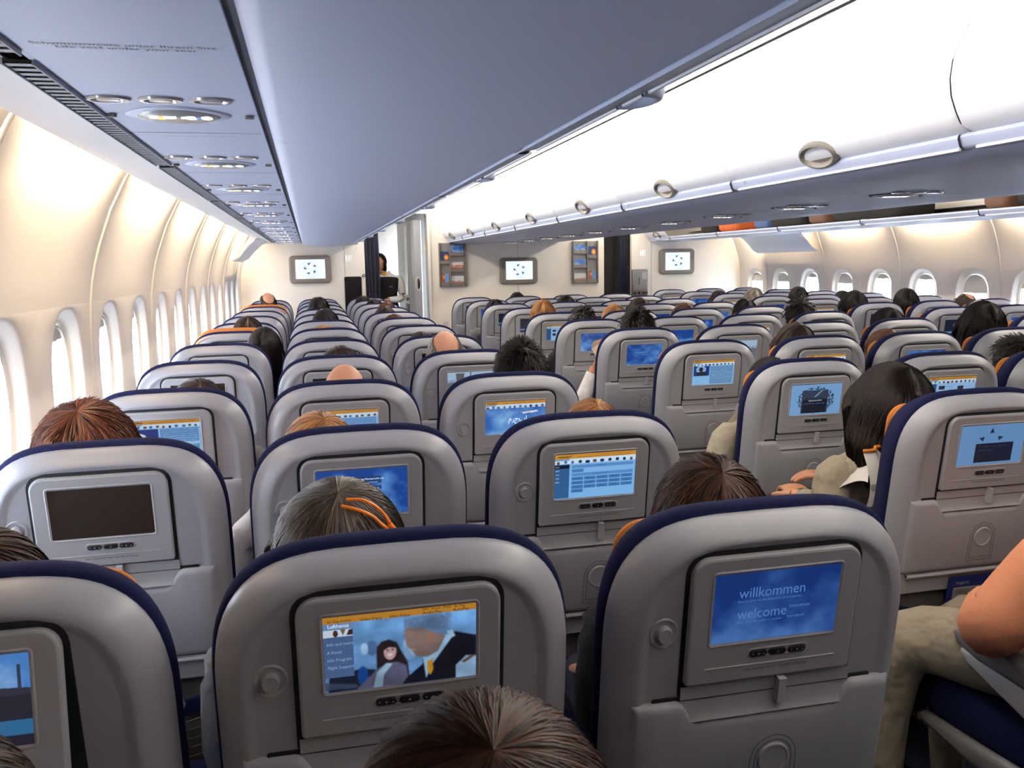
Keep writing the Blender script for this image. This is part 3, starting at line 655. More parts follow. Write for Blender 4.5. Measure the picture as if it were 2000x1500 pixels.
# ------------------------------------------------------------------ the seat
TILT = math.radians(8.5); ca_, sa_ = math.cos(TILT), math.sin(TILT)
def TF(p):                     # reclined seat-back frame: z measured from the seat top
    x, y, z = p; return (x, y*ca_-z*sa_, y*sa_+z*ca_+STOP)
SM = Matrix(((.93, 0, 0, 0), (0, ca_, -sa_, -.035*sa_), (0, sa_, ca_, STOP+.035*ca_), (0, 0, 0, 1)))
def TFm(p): return TF((p[0]*.93, p[1], p[2]+.035))     # fittings on the back of the shell
HW = .237
def half_outline(d, n=15, zb=-.53, top=.003, tf=.62):
    """shell outline inset by d, from bottom right up and round to bottom left"""
    P = []; hw = HW-d; zt = top-d*tf; ex = 4.0
    for z in (zb, -.42, -.30): P.append((hw-.004 if z == zb else hw, z))
    for i in range(n+1):
        a = PI/2*i/n; x = hw*abs(math.cos(a))**(2/ex); z = (zt-(-.19))*abs(math.sin(a))**(2/2.6)-.19
        P.append((x, z))
    Q = [(-x, z) for x, z in reversed(P[:-1])]
    return P+Q
def make_seat():
    e = empty('airline_seat')
    b = MB(); rr = []
    for d, y in ((.002, .064), (.001, .052), (.004, .038), (.010, .026), (.020, .0145), (.030, .0075), (.037, .0045), (.042, .0042), (.048, .007), (.054, .008)):
        rr.append([TF((x, y, z)) for x, z in half_outline(d)])
    b.rings(rr, close=True)
    b.add([TF((x, .008, z)) for x, z in half_outline(.054)], [tuple(range(len(rr[0])))])
    b.build('back_shell', M_['shell'], e, ang=60)
    # cushion: navy fabric round the shell
    b = MB(); rr = []
    for d, y in ((.012, .050), (-.001, .057), (-.004, .066), (-.003, .078), (.002, .092), (.010, .110), (.024, .138), (.05, .165), (.08, .176)):
        rr.append([TF((x, y, z)) for x, z in half_outline(d, zb=-.66, top=.007, tf=1.15)])
    b.rings(rr, close=True, cap1=True); b.build('back_cushion', M_['navy'], e, ang=60)
    b = MB(); P = rrect(.188, -.17, -.05, .05, .03, 6)
    b.rings([[TF((x, y, z)) for x, z in offset(P, d)] for d, y in ((.012, .140), (0, .160), (.004, .172), (.02, .180))], cap1=True)
    b.build('headrest_cover', M_['orange'], e)
    # monitor
    g = MB(); plate(g, rrect(.1465, -.292, -.066, .034, .004), .012, .0065, .0005, TFm); g.build('monitor_recess_shade', M_['gap'], e, ang=30)  # dark plate painted as a shaded recess, shell not cut open
    m = MB(); plate(m, rrect(.1395, -.272, -.0735, .028, .006), .010, -.0035, .004, TFm)
    # raised lip round screen
    mo = m.build('monitor', M_['bezel'], e, ang=35)
    # screen surround recess
    lip = MB()
    A = rrect(.1055, -.2075, -.097, .004, .004, 3)
    lip.rings([[TFm((x, y, z)) for x, z in offset(A, d)] for d, y in ((-.004, -.0036), (-.002, -.0052), (0, -.0040), (.0025, -.0030))]); lip.build('screen_lip', M_['bezel'], mo)
    btn = MB()
    pl = MB(); A = rrect(.050, -.2345, -.2215, .006, .006, 4); A = [(x+.010, z) for x, z in A]
    pl.rings([[TFm((x, y, z)) for x, z in offset(A, d)] for d, y in ((-.002, -.0035), (0, -.0045), (.002, -.003))]); pl.build('button_surround', M_['bezel'], mo)
    for i in (-1, 0, 1):
        bb = MB(); P = [(x+.010+i*.0325, z) for x, z in rrect(.0145, -.2335, -.2235, .0048, .0048, 4)]
        plate(bb, P, -.003, -.0062, .0012, TFm); bb.build('control_button', M_['button'], mo)
    ic = MB()
    for i in (-1, 1):
        for s_ in (-1, 1):
            cx = .010+i*.0325+s_*.0095; ic.add([TFm((cx-.0016, -.0064, -.2285+s_*-.0012)), TFm((cx+.0016, -.0064, -.2285+s_*-.0012)), TFm((cx, -.0064, -.2285+s_*.0014))], [(0, 1, 2)])
    for i in (-1, 0, 1):
        cx = .010+i*.0325; ic.add([TFm((cx+.0016*math.cos(a), -.0064, -.2285+.0016*math.sin(a))) for a in (2*PI*k/8 for k in range(8))], [tuple(range(8))])
    ic.build('button_icons', M_['icon'], mo, smooth=False)
    mw = SM@Matrix.Translation((.010, -.0040, -.2555))@Matrix.Rotation(PI/2, 4, 'X')
    text_mesh('caption', 'Stow monitor for taxi, take-off and landing', .0062, M_['ink'], mo, mw)
    ln = MB(); ln.add([TFm(q) for q in ((-.110, -.0038, -.2445), (.110, -.0038, -.2445), (.110, -.0050, -.2455), (-.110, -.0050, -.2455), (-.110, -.0038, -.2465), (.110, -.0038, -.2465))], [(0, 3, 2, 1), (3, 4, 5, 2)]); ln.build('ridge', M_['bezel'], mo)
    # ledge above the tray with release lever
    b = MB(); P = rrect(.147, -.335, -.288, .002, .002, 2)
    b.rings([[TFm(q) for q in ((-.143, .0042, -.276), (.147, .0042, -.276))], [TFm(q) for q in ((-.143, .003, -.300), (.147, .003, -.300))], [TFm(q) for q in ((-.140, .0015, -.318), (.144, .0015, -.318))], [TFm(q) for q in ((-.13, -.006, -.329), (.134, -.006, -.329))]], close=False)
    b.build('tray_ledge', M_['bezel'], e)
    b = MB(); b.add([TFm(q) for q in ((-.143, .0026, -.2965), (.147, .0026, -.2965), (.147, .0026, -.298), (-.143, .0026, -.298))], [(0, 3, 2, 1)]); b.build('ledge_seam', M_['gap'], e, smooth=False)
    b = MB(); b.rings([[TFm((x, y, z)) for x, y in ((.016, .003), (.016, -.010), (.029, -.010), (.029, .003))] for z in (-.274, -.312, -.314)], cap0=True, cap1=True); b.build('release_lever', M_['armside'], e, ang=20)
    # tray table with a scooped top edge
    def tray_outline():
        P = [(-.222, -.505), (.222, -.505), (.226, -.50), (.228, -.302), (.222, -.296)]
        P += [(.150, -.296)]+[(.150-.028*math.sin(a)**1.0-.0, -.296-.036*(1-math.cos(a))) for a in (PI/8, PI/4, 3*PI/8)]+[(.118, -.332)]
        P += [(-.114, -.332)]+[(-.146+.028*math.sin(a), -.296-.036*(1-math.cos(a))) for a in (3*PI/8, PI/4, PI/8)]+[(-.146, -.296)]
        P += [(-.222, -.296), (-.228, -.302), (-.226, -.50)]
        return P
    def ztop(x):
        x = x-.002; a = abs(x)
        if a >= .148: return -.296
        if a <= .116: return -.332
        t = (.148-a)/.032; return -.296-.036*(t*t*(3-2*t))
    gp = MB(); plate(gp, rrect(.188, -.507, -.2925, .003, .006, 2), .045, .0055, .0005, TFm); gp.build('tray_gap_shade', M_['gap'], e, ang=30)  # dark plate draws the shaded line above the tray
    t = MB(); X = [-.2245, -.2225, -.219, -.212]+[-.18]+[-.15+.01*i for i in range(5)]+[-.06, 0, .06]+[.114+.01*i for i in range(5)]+[.18, .212, .219, .2225, .2245]
    ex = {-.2245: .05, -.2225: .012, -.219: .001, .2245: .05, .2225: .012, .219: .001}
    cols = []
    for x in X:
        e0 = ex.get(x, -.006); zt_ = ztop(x); q = {-.2245: .006, .2245: .006, -.2225: .003, .2225: .003, -.219: .001, .219: .001}.get(x, 0)
        cols.append([TFm((x, max(e0, y), z)) for y, z in ((.05, zt_-q), (.012, zt_-q), (.001, zt_-.003), (-.004, zt_-.008), (-.006, zt_-.015), (-.006, -.40), (-.006, -.49), (-.004, -.498), (.001, -.503), (.012, -.506+q), (.05, -.506+q))])
    t.rings(cols, close=False); to = t.build('tray_table', M_['shell'], e, ang=60)
    # latch dial in an arched frame
    cx, cz = .022, -.412
    def arch_(r, zb, k=0): return [(cx+r*math.cos(a), cz+r*math.sin(a)) for a in (PI*i/12 for i in range(13))]+[(cx-r*1.05, cz+zb), (cx+r*1.05, cz+zb)]
    l = MB()
    for r, zb, w in ((.041, -.068, .0013), (.033, -.060, .0013)):
        o1, o2 = arch_(r, zb), arch_(r-w, zb+w)
        l.rings([[TFm((x, -.0064, z)) for x, z in o1], [TFm((x, -.0064, z)) for x, z in o2]])
    l.build('latch_groove', M_['ink'], to, smooth=False)
    l = MB()
    def cr(r, y): return [TFm((cx+r*math.cos(a), y, cz+r*math.sin(a))) for a in (2*PI*i/24 for i in range(24))]
    l.rings([cr(.0275, -.0060), cr(.0265, -.0090), cr(.0245, -.0098), cr(.0235, -.0075)], cap1=True); 
    l.build('tray_latch', M_['bezel'], to)
    # coat hook button
    cxh, czh = -.176, -.186
    def ch(r, y, dx=0): return [TFm((cxh+dx+r*math.cos(a), y, czh+r*math.sin(a))) for a in (2*PI*i/20 for i in range(20))]
    h = MB(); h.rings([ch(.024, .0075), ch(.022, .0055), ch(.019, .0065), ch(.016, .0085), ch(.0125, .0085), ch(.0118, .001), ch(.0105, -.001), ch(.008, -.0005)], cap1=True); h.build('coat_hook', M_['bezel'], e)
    # lower back and literature pocket
    b = MB(); rr = []
    for d, y in ((0, .09), (.002, .045), (.012, .030), (.03, .026)):
        rr.append([TFm((x, y, z)) for x, z in offset([(-.215, -.90), (.215, -.90), (.226, -.50), (-.226, -.50)], d)])
    b.rings(rr, cap1=True, flatcap=True); b.build('lower_back', M_['lowback'], e)
    b = MB(); b.rings([[TFm(q) for q in ((-.20, .02, -.508), (.20, .02, -.508), (.20, -.002, -.512), (-.20, -.002, -.512), (-.20, -.004, -.519), (.20, -.004, -.519))]], close=False) if False else b.box(-.2, .2, 0, 0, 0, 0) if False else None
    b.rings([[TFm((x, y, z)) for y, z in ((.03, -.508), (-.004, -.508), (-.006, -.513), (-.004, -.518), (.03, -.520))] for x in (-.205, .205)], close=False); b.build('tray_bar', M_['armside'], e)
    pk = MB(); sg = 14
    def curve(x): return -.028*(1-(x/.20)**2)
    xs = [-.20+.40*i/sg for i in range(sg+1)]
    zc = lambda x: -.630-.018*(1-(x/.2)**2)
    pk.rings([[TFm((x, .022+curve(x)+dy, zc(x)+dz)) for x in xs] for dy, dz in ((.004, .020), (0, .021), (-.003, .018), (-.004, 0), (-.003, -.018), (.001, -.021))], close=False); pk.build('pocket_band', M_['black'] if False else M_['navy'], e)
    nt_ = MB()
    for i in range(13):
        x = -.19+.38*i/12; nt_.tube([TFm((x, .020+curve(x), -.65)), TFm((x, .022+curve(x), -.75)), TFm((x, .030, -.85))], .0012, 3)
    for j in range(8):
        z = -.665-.024*j; nt_.tube([TFm((x, .019+curve(x)*(1-j*.08), z-.015*(1-(x/.2)**2))) for x in xs[::2]], .0012, 3)
    nt_.build('pocket_net', M_['mesh'], e, smooth=False)
    # seat pan, arms, legs
    b = MB(); rr = []
    for y, hw, z0, z1 in ((.27, .20, .42, .47), (.30, .228, .38, .49), (.50, .232, .37, .475), (.70, .232, .36, .485), (.76, .225, .37, .475), (.785, .20, .40, .45)):
        rr.append([(x, y, z) for x, z in rrect(hw, z0, z1, .03, .03, 4)])
    b.rings(rr, cap0=True, cap1=True); b.build('seat_cushion', M_['navy'], e, ang=60)
    b = MB(); rr = []
    for y, z0, z1 in ((.14, .33, .40), (.24, .315, .40), (.55, .315, .375), (.70, .33, .365), (.725, .345, .36)):
        rr.append([(x, y, z) for x, z in rrect(.243, z0, z1, .018, .018, 3)])
    b.rings(rr, cap0=True, cap1=True); b.build('seat_frame', M_['frame'], e, ang=50)
    for s in (-1, 1):
        anm = 'armrest' if s > 0 else 'inner_armrest'
        a = MB(); rr = []
        for y, hw, z0, z1 in ((.17, .016, .59, .635), (.20, .020, .58, .648), (.52, .020, .590, .645), (.585, .018, .605, .640), (.60, .010, .615, .632)):
            rr.append([(x+s*.246, y, z) for x, z in rrect(hw, z0, z1, .010, .012, 3)])
        a.rings(rr, cap0=True, cap1=True); ao = a.build(anm, M_['arm'], e, ang=50)
        q = MB(); q.rings([[(x+s*.246, y, z) for x, z in rrect(.016, z0, z1, .006, .006, 2)] for y, z0, z1 in ((.18, .40, .58), (.24, .39, .585), (.30, .50, .588), (.55, .57, .598), (.57, .585, .60))], cap0=True, cap1=True); q.build('armrest_side', M_['armside'], ao, ang=50)
    for x in (-.17, .17):
        b = MB(); b.tube([(x, .30, .32), (x, .24, 0)], .016, 8); b.tube([(x, .62, .33), (x, .66, 0)], .016, 8); b.tube([(x, .22, .012), (x, .68, .012)], .012, 6); b.build('leg', M_['frame'], e)
    return e
seat0 = make_seat()
for o in seat0.children:
    if o.name.startswith('inner_armrest'): SPARE = o
# mirrored hook version for the centre and right blocks
def scr(kind, seed, hero=0):
    if kind == 'off': return None
    res = {2: (300, 160), 1: (150, 80), 0: (72, 39)}[hero]
    return painter(kind, res[0], res[1], seed)
COLX = dict(A=-.515, B=.003, C=.531, D=1.595, E=2.135, F=2.655, G=3.175, H=4.15, J=4.67, K=5.17)
CNAME = dict(A='window seat of left block', B='middle seat of left block', C='aisle seat of left block', D='left aisle seat of centre block', E='second seat of centre block', F='third seat of centre block', G='right aisle seat of centre block', H='aisle seat of right block', J='middle seat of right block', K='window seat of right block')
PICS = {'A1': ('land', 1, 2), 'B1': ('photo', 1, 2), 'C1': ('welcome', 21, 2), 'A2': ('off', 0, 0), 'B2': ('lang', 1, 2), 'C2': ('table', 3, 2), 'D2': ('star', 1, 1), 'A3': ('page', 4, 1), 'B3': ('page', 6, 1), 'C3': ('arabic', 2, 1), 'D3': ('leaf', 5, 1), 'E3': ('list', 3, 1),
        'A4': ('off', 0, 0), 'B4': ('off', 0, 0), 'C4': ('street', 1, 1), 'D4': ('helmet', 3, 1), 'E4': ('table', 8, 0), 'F4': ('sky', 4, 0), 'G4': ('welcome', 9, 0), 'D5': ('sky', 13, 1), 'E5': ('street', 4, 0), 'D6': ('sky', 7, 1), 'D7': ('list', 9, 0), 'D8': ('film', 3, 0), 'D9': ('film', 8, 0), 'D10': ('sky', 2, 0), 'E6': ('sky', 15, 0), 'F6': ('page', 11, 0), 'E7': ('table', 2, 0), 'H6': ('film', 6, 0), 'J6': ('sky', 6, 0), 'H7': ('film', 9, 0)}
rest = ['sky', 'page', 'off', 'sky', 'table', 'welcome', 'off', 'sky', 'list', 'film']
SDESC = dict(land='showing a landscape', photo='showing a photograph of crew and passenger', welcome='showing a blue welcome page', off='with its screen off', lang='showing a language menu over sky', table='showing a blue menu table', star='showing arrows', page='showing an orange topped page', list='showing a pale list page', arabic='showing sky with white Arabic lettering', leaf='showing a leafy picture', street='showing a grey street', helmet='showing a helmeted figure', sky='showing blue sky', film='showing a dark film')
PCACHE = {}
SEATS = {}
def build_seats():
    first = [(r, c) for r in range(1, 13) for c in 'ABCDEFGHJK' if not (c in 'DEFG' and r == 12) and not (r == 1 and c in 'EFGHJK') and not (r == 2 and c in 'GHJK')]
    more = [(1, c) for c in 'EFGHJK']+[(2, c) for c in 'GHJK']+[(0, c) for c in 'ABC']
    for r, c in first+more:
        if True:
            key = c+str(r)
            skip = () if r <= 6 else ('caption', 'button_icons', 'button_surround', 'pocket_net', 'pocket_band', 'latch_groove')
            if c not in 'ADH': skip = skip+('inner_armrest',)
            s = copy_tree(seat0, None, skip)
            for q in s.children:
                if q.name.startswith('inner_armrest'): q.name = 'armrest'
            s.location = (COLX[c]+rnd.uniform(-.004, .004), ROW1+SHY+PITCH*(r-1), 0)
            s.rotation_euler = (0, 0, rnd.uniform(-.006, .006))
            kind, seed, hero = PICS.get(key, (rest[rnd.randrange(len(rest))], rnd.randrange(60), 0))
            mon = [q for q in s.children if q.name.startswith('monitor') and not q.name.startswith('monitor_recess_shade')][0]
            if c in 'DEFGHJK':      # hook on the other side here
                for q in s.children:
                    if q.name.startswith('coat_hook'): q.location.x = .352; 
            if kind == 'off':
                b = MB(); A = rrect(.1040, -.2060, -.0985, .003, .003, 2); b.add([TFm((x, -.0038, z)) for x, z in A], [tuple(range(len(A)))]); sco = b.build('screen', M_['offscr'], mon, smooth=False)
            else:
                ck = (kind, seed, hero)
                if ck in PCACHE:
                    sco = bpy.data.objects.new('screen', PCACHE[ck]); C.objects.link(sco); sco.parent = mon
                else:
                    dim = {'welcome': .62, 'photo': .80, 'sky': .9, 'lang': .95, 'table': .95, 'leaf': .62, 'star': .55, 'page': .8, 'list': .75}.get(kind, .85)
                    sco = pic_mesh('screen', scr(kind, seed, hero), .1040, -.2060, -.0985, -.0038, TFm, dim, parent=mon); PCACHE[ck] = sco.data
            if key == 'A1':
                pass
            rowt = 'row nearest the camera' if r == 1 else '%s row from the camera' % ORD[r-1] if r < 12 else 'last row by the bulkhead'
            if c in 'DEFG' and r == 11: rowt = 'last row by the bulkhead'
            tag(s, 'grey airline seat, %s, %s' % (CNAME[c], rowt) if r > 4 else 'airline seat %s, %s %s' % (SDESC[kind].replace('a photograph of ', ''), CNAME[c], 'beside the photographer' if r == 0 else 'nearest the camera' if r == 1 else 'in %s row' % ORD[r-1]), 'seat', 'airline seats')
            SEATS[key] = (s, mon)
build_seats()
for o in [seat0]+list(seat0.children_recursive): bpy.data.objects.remove(o)
def stext(key, lines):
    s, mon = SEATS[key]
    for body, x, z, size, al, m in lines:
        mw = SM@Matrix.Translation((x, -.0042, z))@Matrix.Rotation(PI/2, 4, 'X')
        text_mesh('screen_text', body, size, m, mon, mw, al)
M_['tx_blue'] = mat('text_pale_blue', (.36, .52, .80), emit=.5); M_['tx_white'] = mat('text_white', (.85, .92, 1), emit=.8); M_['tx_dark'] = mat('text_dark', (.30, .17, .12), .6); M_['tx_mid'] = mat('text_soft', (.55, .68, .85), emit=.6)
stext('C1', [('willkommen', -.064, -.137, .0225, 'LEFT', M_['tx_blue']), ('Bitte berühren Sie den Bildschirm um zu beginnen', -.065, -.1440, .0052, 'LEFT', M_['tx_blue']), ('welcome', -.064, -.170, .0225, 'LEFT', M_['tx_blue']), ('Please touch the screen to continue', -.065, -.1770, .0052, 'LEFT', M_['tx_blue']), ('bienvenue', .022, -.160, .0085, 'LEFT', M_['tx_blue']), ('benvenuti', .020, -.176, .0075, 'LEFT', M_['tx_blue'])])
stext('B2', [('Bitte wählen Sie eine Menüsprache aus', .0, -.1235, .0062, 'CENTER', M_['tx_white']), ('Please choose a menu language', -.004, -.1310, .0062, 'CENTER', M_['tx_mid']), ('Português', .024, -.1465, .0066, 'CENTER', M_['tx_white']), ('Русский', .024, -.1590, .0066, 'CENTER', M_['tx_white'])])
stext('B1', [('Lufthansa', -.098, -.1135, .0075, 'LEFT', M_['tx_white']), ('Ihr Flug erleben', -.098, -.1060, .005, 'LEFT', M_['tx_dark']), ('Video·Enjoy', -.055, -.1075, .0062, 'LEFT', M_['tx_dark']), ('Infos·Relax', -.015, -.1075, .0062, 'LEFT', M_['tx_dark']), ('Audio·Play', .030, -.1075, .0062, 'LEFT', M_['tx_dark']), ('AutoPlay', .072, -.1075, .0062, 'LEFT', M_['tx_dark']), ('Film   Serien   Musik   Ihr Flug', .030, -.1015, .0048, 'LEFT', M_['tx_dark']),
            ('Info and more', -.100, -.1385, .0062, 'LEFT', M_['tx_mid']), ('A Kanal', -.100, -.1500, .0062, 'LEFT', M_['tx_mid']), ('Info Program', -.100, -.1610, .0062, 'LEFT', M_['tx_mid']), ('Flight Support', -.100, -.1720, .0062, 'LEFT', M_['tx_mid'])])
stext('C2', [('Lufthansa', -.094, -.1070, .0065, 'LEFT', M_['tx_dark'])])
stext('C3', [('مرحبا', .008, -.165, .024, 'CENTER', M_['tx_white']), ('Lufthansa', -.094, -.1070, .006, 'LEFT', M_['tx_dark'])])
# the monitor nearest the left edge is swung out of its recess
s, mon = SEATS['A1']
piv = Vector(TFm((0, 0, -.0715)))
mon.matrix_parent_inverse = Matrix(); mon.matrix_basis = Matrix.Translation(piv)@Matrix.Rotation(math.radians(-13), 4, 'X')@Matrix.Translation(-piv)

# ------------------------------------------------------------------ bulkhead furniture
def wall_monitor(cx, cz, label):
    e = tag(empty('wall_monitor', (cx, YW, cz)), label, 'monitor', 'bulkhead monitors')
    b = MB(); P = rrect(.245, -.165, .165, .05, .05, 6); plate(b, P, 0, -.055, .02); b.build('housing', M_['monframe'], e, ang=40)
    key = ('alliance',)
    if key in PCACHE:
        o = bpy.data.objects.new('screen', PCACHE[key]); C.objects.link(o); o.parent = e
    else:
        o = pic_mesh('screen', painter('alliance', 150, 100), .172, -.110, .118, -.0565, lambda p: p, 1.35, parent=e); PCACHE[key] = o.data
    b = MB(); A = rrect(.172, -.110, .118, .006, .006, 3)
    b.rings([[(x, y, z) for x, z in offset(A, d)] for d, y in ((-.010, -.0552), (-.006, -.058), (0, -.0575), (0, -.056))]); b.build('rim', M_['monframe'], e)
wall_monitor(-.070, 1.470, 'grey framed wall monitor with star logo on the left bulkhead')
wall_monitor(2.483, 1.404, 'grey framed wall monitor with star logo between the two brochure racks')
wall_monitor(4.616, 1.480, 'grey framed wall monitor with star logo on the right bulkhead by the windows')
def person_icon(mb, x, z, w, h, skirt=False):
    y = -.003
    mb.add([(x+w*.22*math.cos(a), y, z+h*.42+w*.22*math.sin(a)) for a in (2*PI*i/10 for i in range(10))], [tuple(range(10))])
    if skirt: mb.add([(x-w*.15, y, z+h*.3), (x+w*.15, y, z+h*.3), (x+w*.42, y, z-h*.15), (x-w*.42, y, z-h*.15)], [(0, 3, 2, 1)])
    else: mb.add([(x-w*.3, y, z+h*.3), (x+w*.3, y, z+h*.3), (x+w*.3, y, z-h*.1), (x-w*.3, y, z-h*.1)], [(0, 3, 2, 1)])
    for s in (-1, 1): mb.add([(x+s*w*.13-w*.08, y, z-h*.1), (x+s*w*.13+w*.08, y, z-h*.1), (x+s*w*.13+w*.08, y, z-h*.5), (x+s*w*.13-w*.08, y, z-h*.5)], [(0, 3, 2, 1)])
def wc(cx, cz, label):
    e = tag(empty('lavatory_sign', (cx, YW, cz)), label, 'sign')
    for nm, x, sk in (('woman_symbol', -.026, True), ('man_symbol', .005, False)):
        b = MB(); person_icon(b, x, 0, .030, .075, sk); b.build(nm, M_['wc'], e, smooth=False)
    b = MB(); b.box(.030, .036, -.003, -.001, -.012, .038); b.build('bar_symbol', M_['wc'], e, smooth=False)
    b = MB(); b.box(.030, .036, -.003, -.001, -.036, -.024); b.build('dot_symbol', M_['wc'], e, smooth=False)
wc(.385, 1.595, 'white glowing lavatory symbol left of the navy curtain')
wc(4.150, 1.598, 'white glowing lavatory symbol above the steel panel on the right')
# dark stowage hatch beside the left opening
b = MB(); plate(b, [(x+.425, z) for x, z in rrect(.103, .70, 1.375, .02, .02)], 0, -.012, .004)
e = tag(empty('stowage_hatch', (0, YW, 0)), 'black rounded hatch set in the left bulkhead beside the curtain', 'hatch'); b.build('door', M_['black'], e, ang=30)
b = MB(); A = [(x+.425, z) for x, z in rrect(.103, .70, 1.375, .02, .02)]
b.rings([[(x, y, z) for x, z in offset(A, d)] for d, y in ((-.010, 0), (-.010, -.008), (-.001, -.010), (-.001, -.002))]); b.build('rim', M_['trim'], e)
e = tag(empty('door_latch', (.556, YW, 1.385)), 'small black and white latch knob on bulkhead edge above the black hatch', 'latch')
b = MB(); b.rings([[(r*math.cos(a), y, r*math.sin(a)) for a in (2*PI*i/16 for i in range(16))] for r, y in ((.018, 0), (.018, -.02), (.014, -.024))], cap1=True); b.build('knob', M_['black'], e)
b = MB(); b.rings([[(r*math.cos(a), y, r*math.sin(a)) for a in (2*PI*i/12 for i in range(12))] for r, y in ((.007, -.024), (.006, -.026))], cap1=True); b.build('centre_dot', M_['wc'], e)
e = tag(empty('wall_socket', (1.545, YW, .775)), 'small cream socket plate low on the central bulkhead', 'socket')
b = MB(); plate(b, rrect(.035, -.028, .028, .006, .006, 3), 0, -.012, .003); b.build('plate', M_['trim'], e)
b = MB(); b.box(-.012, -.006, -.0135, -.0115, -.006, .006); b.box(.006, .012, -.0135, -.0115, -.006, .006); b.build('slots', M_['dark'], e, smooth=False)
# curtains
def curtain(cx, y, w, z0, z1, folds, label, lean=0):
    b = MB(); N = 60; rows = []
    for z in [z1-(z1-z0)*k/14 for k in range(15)]:
        t = (z1-z)/(z1-z0); rows.append([(cx-w/2+w*(i/N)+lean*t*(1-i/N)+.006*math.sin(9*t+i*.3), y+.022*math.sin(2*PI*folds*i/N+t*.8)*(0.7+.3*t), z) for i in range(N+1)])
    b.rings(rows, close=False)
    b.rings([[(x, y_+.004, z) for x, y_, z in r] for r in rows], close=False)
    o = b.build('curtain', M_['curtain']); tag(o, label, 'curtain')
    q = MB(); q.tube([(cx-w/2-.02, y, z1+.01), (cx+w/2+.02, y, z1+.01)], .008, 8); q.build('curtain_rail', M_['rail'], o)
curtain(.655, YW+.10, .20, .05, 2.04, 4, 'navy curtain gathered at the left side of the galley opening', .05)
curtain(3.93, YW+.13, .13, .05, 2.04, 3, 'navy curtain gathered in the narrow dark opening on the right')
# galley corridor things on the left opening
e = tag(empty('corridor_partition', (1.30, 10.98, 0)), 'pale grey sliding partition post with black oval handle in the galley opening', 'partition')
b = MB(); b.rings([[(x+0, y, z) for x, y in ((-.115, -.05), (-.10, -.09), (-.015, -.09), (0, -.06), (0, .10), (-.115, .10))] for z in (0, 2.05)], cap0=True, cap1=True); b.build('post', M_['armside'], e, ang=30)
b = MB(); b.rings([[(-.062+rx*math.cos(a), y, 1.265+rz*math.sin(a)) for a in (2*PI*i/24 for i in range(24))] for rx, rz, y in ((.034, .085, -.090), (.030, .08, -.097), (.024, .07, -.094))]); b.build('handle_rim', M_['trim'], e)
b = MB(); b.rings([[(-.062+rx*math.cos(a)*(1 if math.cos(a) > 0 else .25), y, 1.265+rz*math.sin(a)) for a in (2*PI*i/24 for i in range(24))] for rx, rz, y in ((.024, .068, -.0925), (.022, .066, -.093))], cap1=True); b.build('handle', M_['black'], e)
b = MB(); b.box(-.113, -.02, -.0935, -.0895, .52, .83); b.build('kick_plate', M_['trim'], e, smooth=False)
e = tag(empty('galley_wall', (1.17, 11.55, 0)), 'tall grey steel fronted galley unit behind the partition post', 'galley')
b = MB(); b.box(-.02, .35, -.40, .90, 0, 2.10); b.build('body', M_['grey'], e, smooth=False)
b = MB(); b.box(-.025, -.019, -.36, -.05, 1.12, 2.0); b.build('door', M_['steel'], e, smooth=False)
b = MB(); b.box(-.06, -.018, -.38, .8, 1.05, 1.09); b.build('counter', M_['steel'], e, smooth=False)
b = MB(); b.box(-.03, -.019, -.36, -.05, .1, 1.0); b.build('trolley_front', M_['brown'], e, smooth=False)
# emblem on the jamb: yellow ring with a flying bird
e = tag(empty('emblem_panel', (1.345, 10.80, 0)), 'grey jamb panel with a yellow ring emblem beside the galley opening', 'emblem panel')
b = MB(); b.box(-.004, .03, -.07, .12, 0, 2.10); b.build('panel', M_['monframe'], e, smooth=False)
ring = MB(); N = 36
def rp(ry, rz): return [(-.006, .025+ry*math.cos(a), 1.715+rz*math.sin(a)) for a in (2*PI*i/N for i in range(N))]
ring.rings([rp(.072, .150), rp(.062, .138)]); ring.build('ring', M_['yellow'], e, smooth=False)
bd = MB(); bd.add([(-.006, .025+y*.5, 1.715+z) for y, z in ((-.10, -.02), (-.02, .0), (.02, .045), (.10, .09), (.06, .03), (.10, .035), (.045, -.005), (.08, -.02), (.01, -.03), (-.03, -.065), (-.02, -.03))], [tuple(range(11))]); bd.build('bird', M_['yellow'], e, smooth=False)
e = tag(empty('exit_door', (.93, 12.97, 0)), 'cream cabin door with small grey window at the end of the galley corridor', 'door')
b = MB(); plate(b, rrect(.14, .1, 1.95, .08, .02), 0, -.03, .01); b.build('panel', M_['trim'], e)
b = MB(); plate(b, rrect(.06, 1.38, 1.64, .01, .01, 3), -.03, -.035, .002); b.build('window', M_['grey'], e)
e = tag(empty('wall_lamp', (.585, 11.2, 1.66)), 'small round blue white lamp glowing beside the navy curtain', 'lamp')
b = MB(); b.rings([[(x, r*math.cos(a), r*1.3*math.sin(a)) for a in (2*PI*i/16 for i in range(16))] for r, x in ((.03, -.02), (.03, .10), (.024, .115))], cap1=True); b.build('lens', M_['wc'], e)
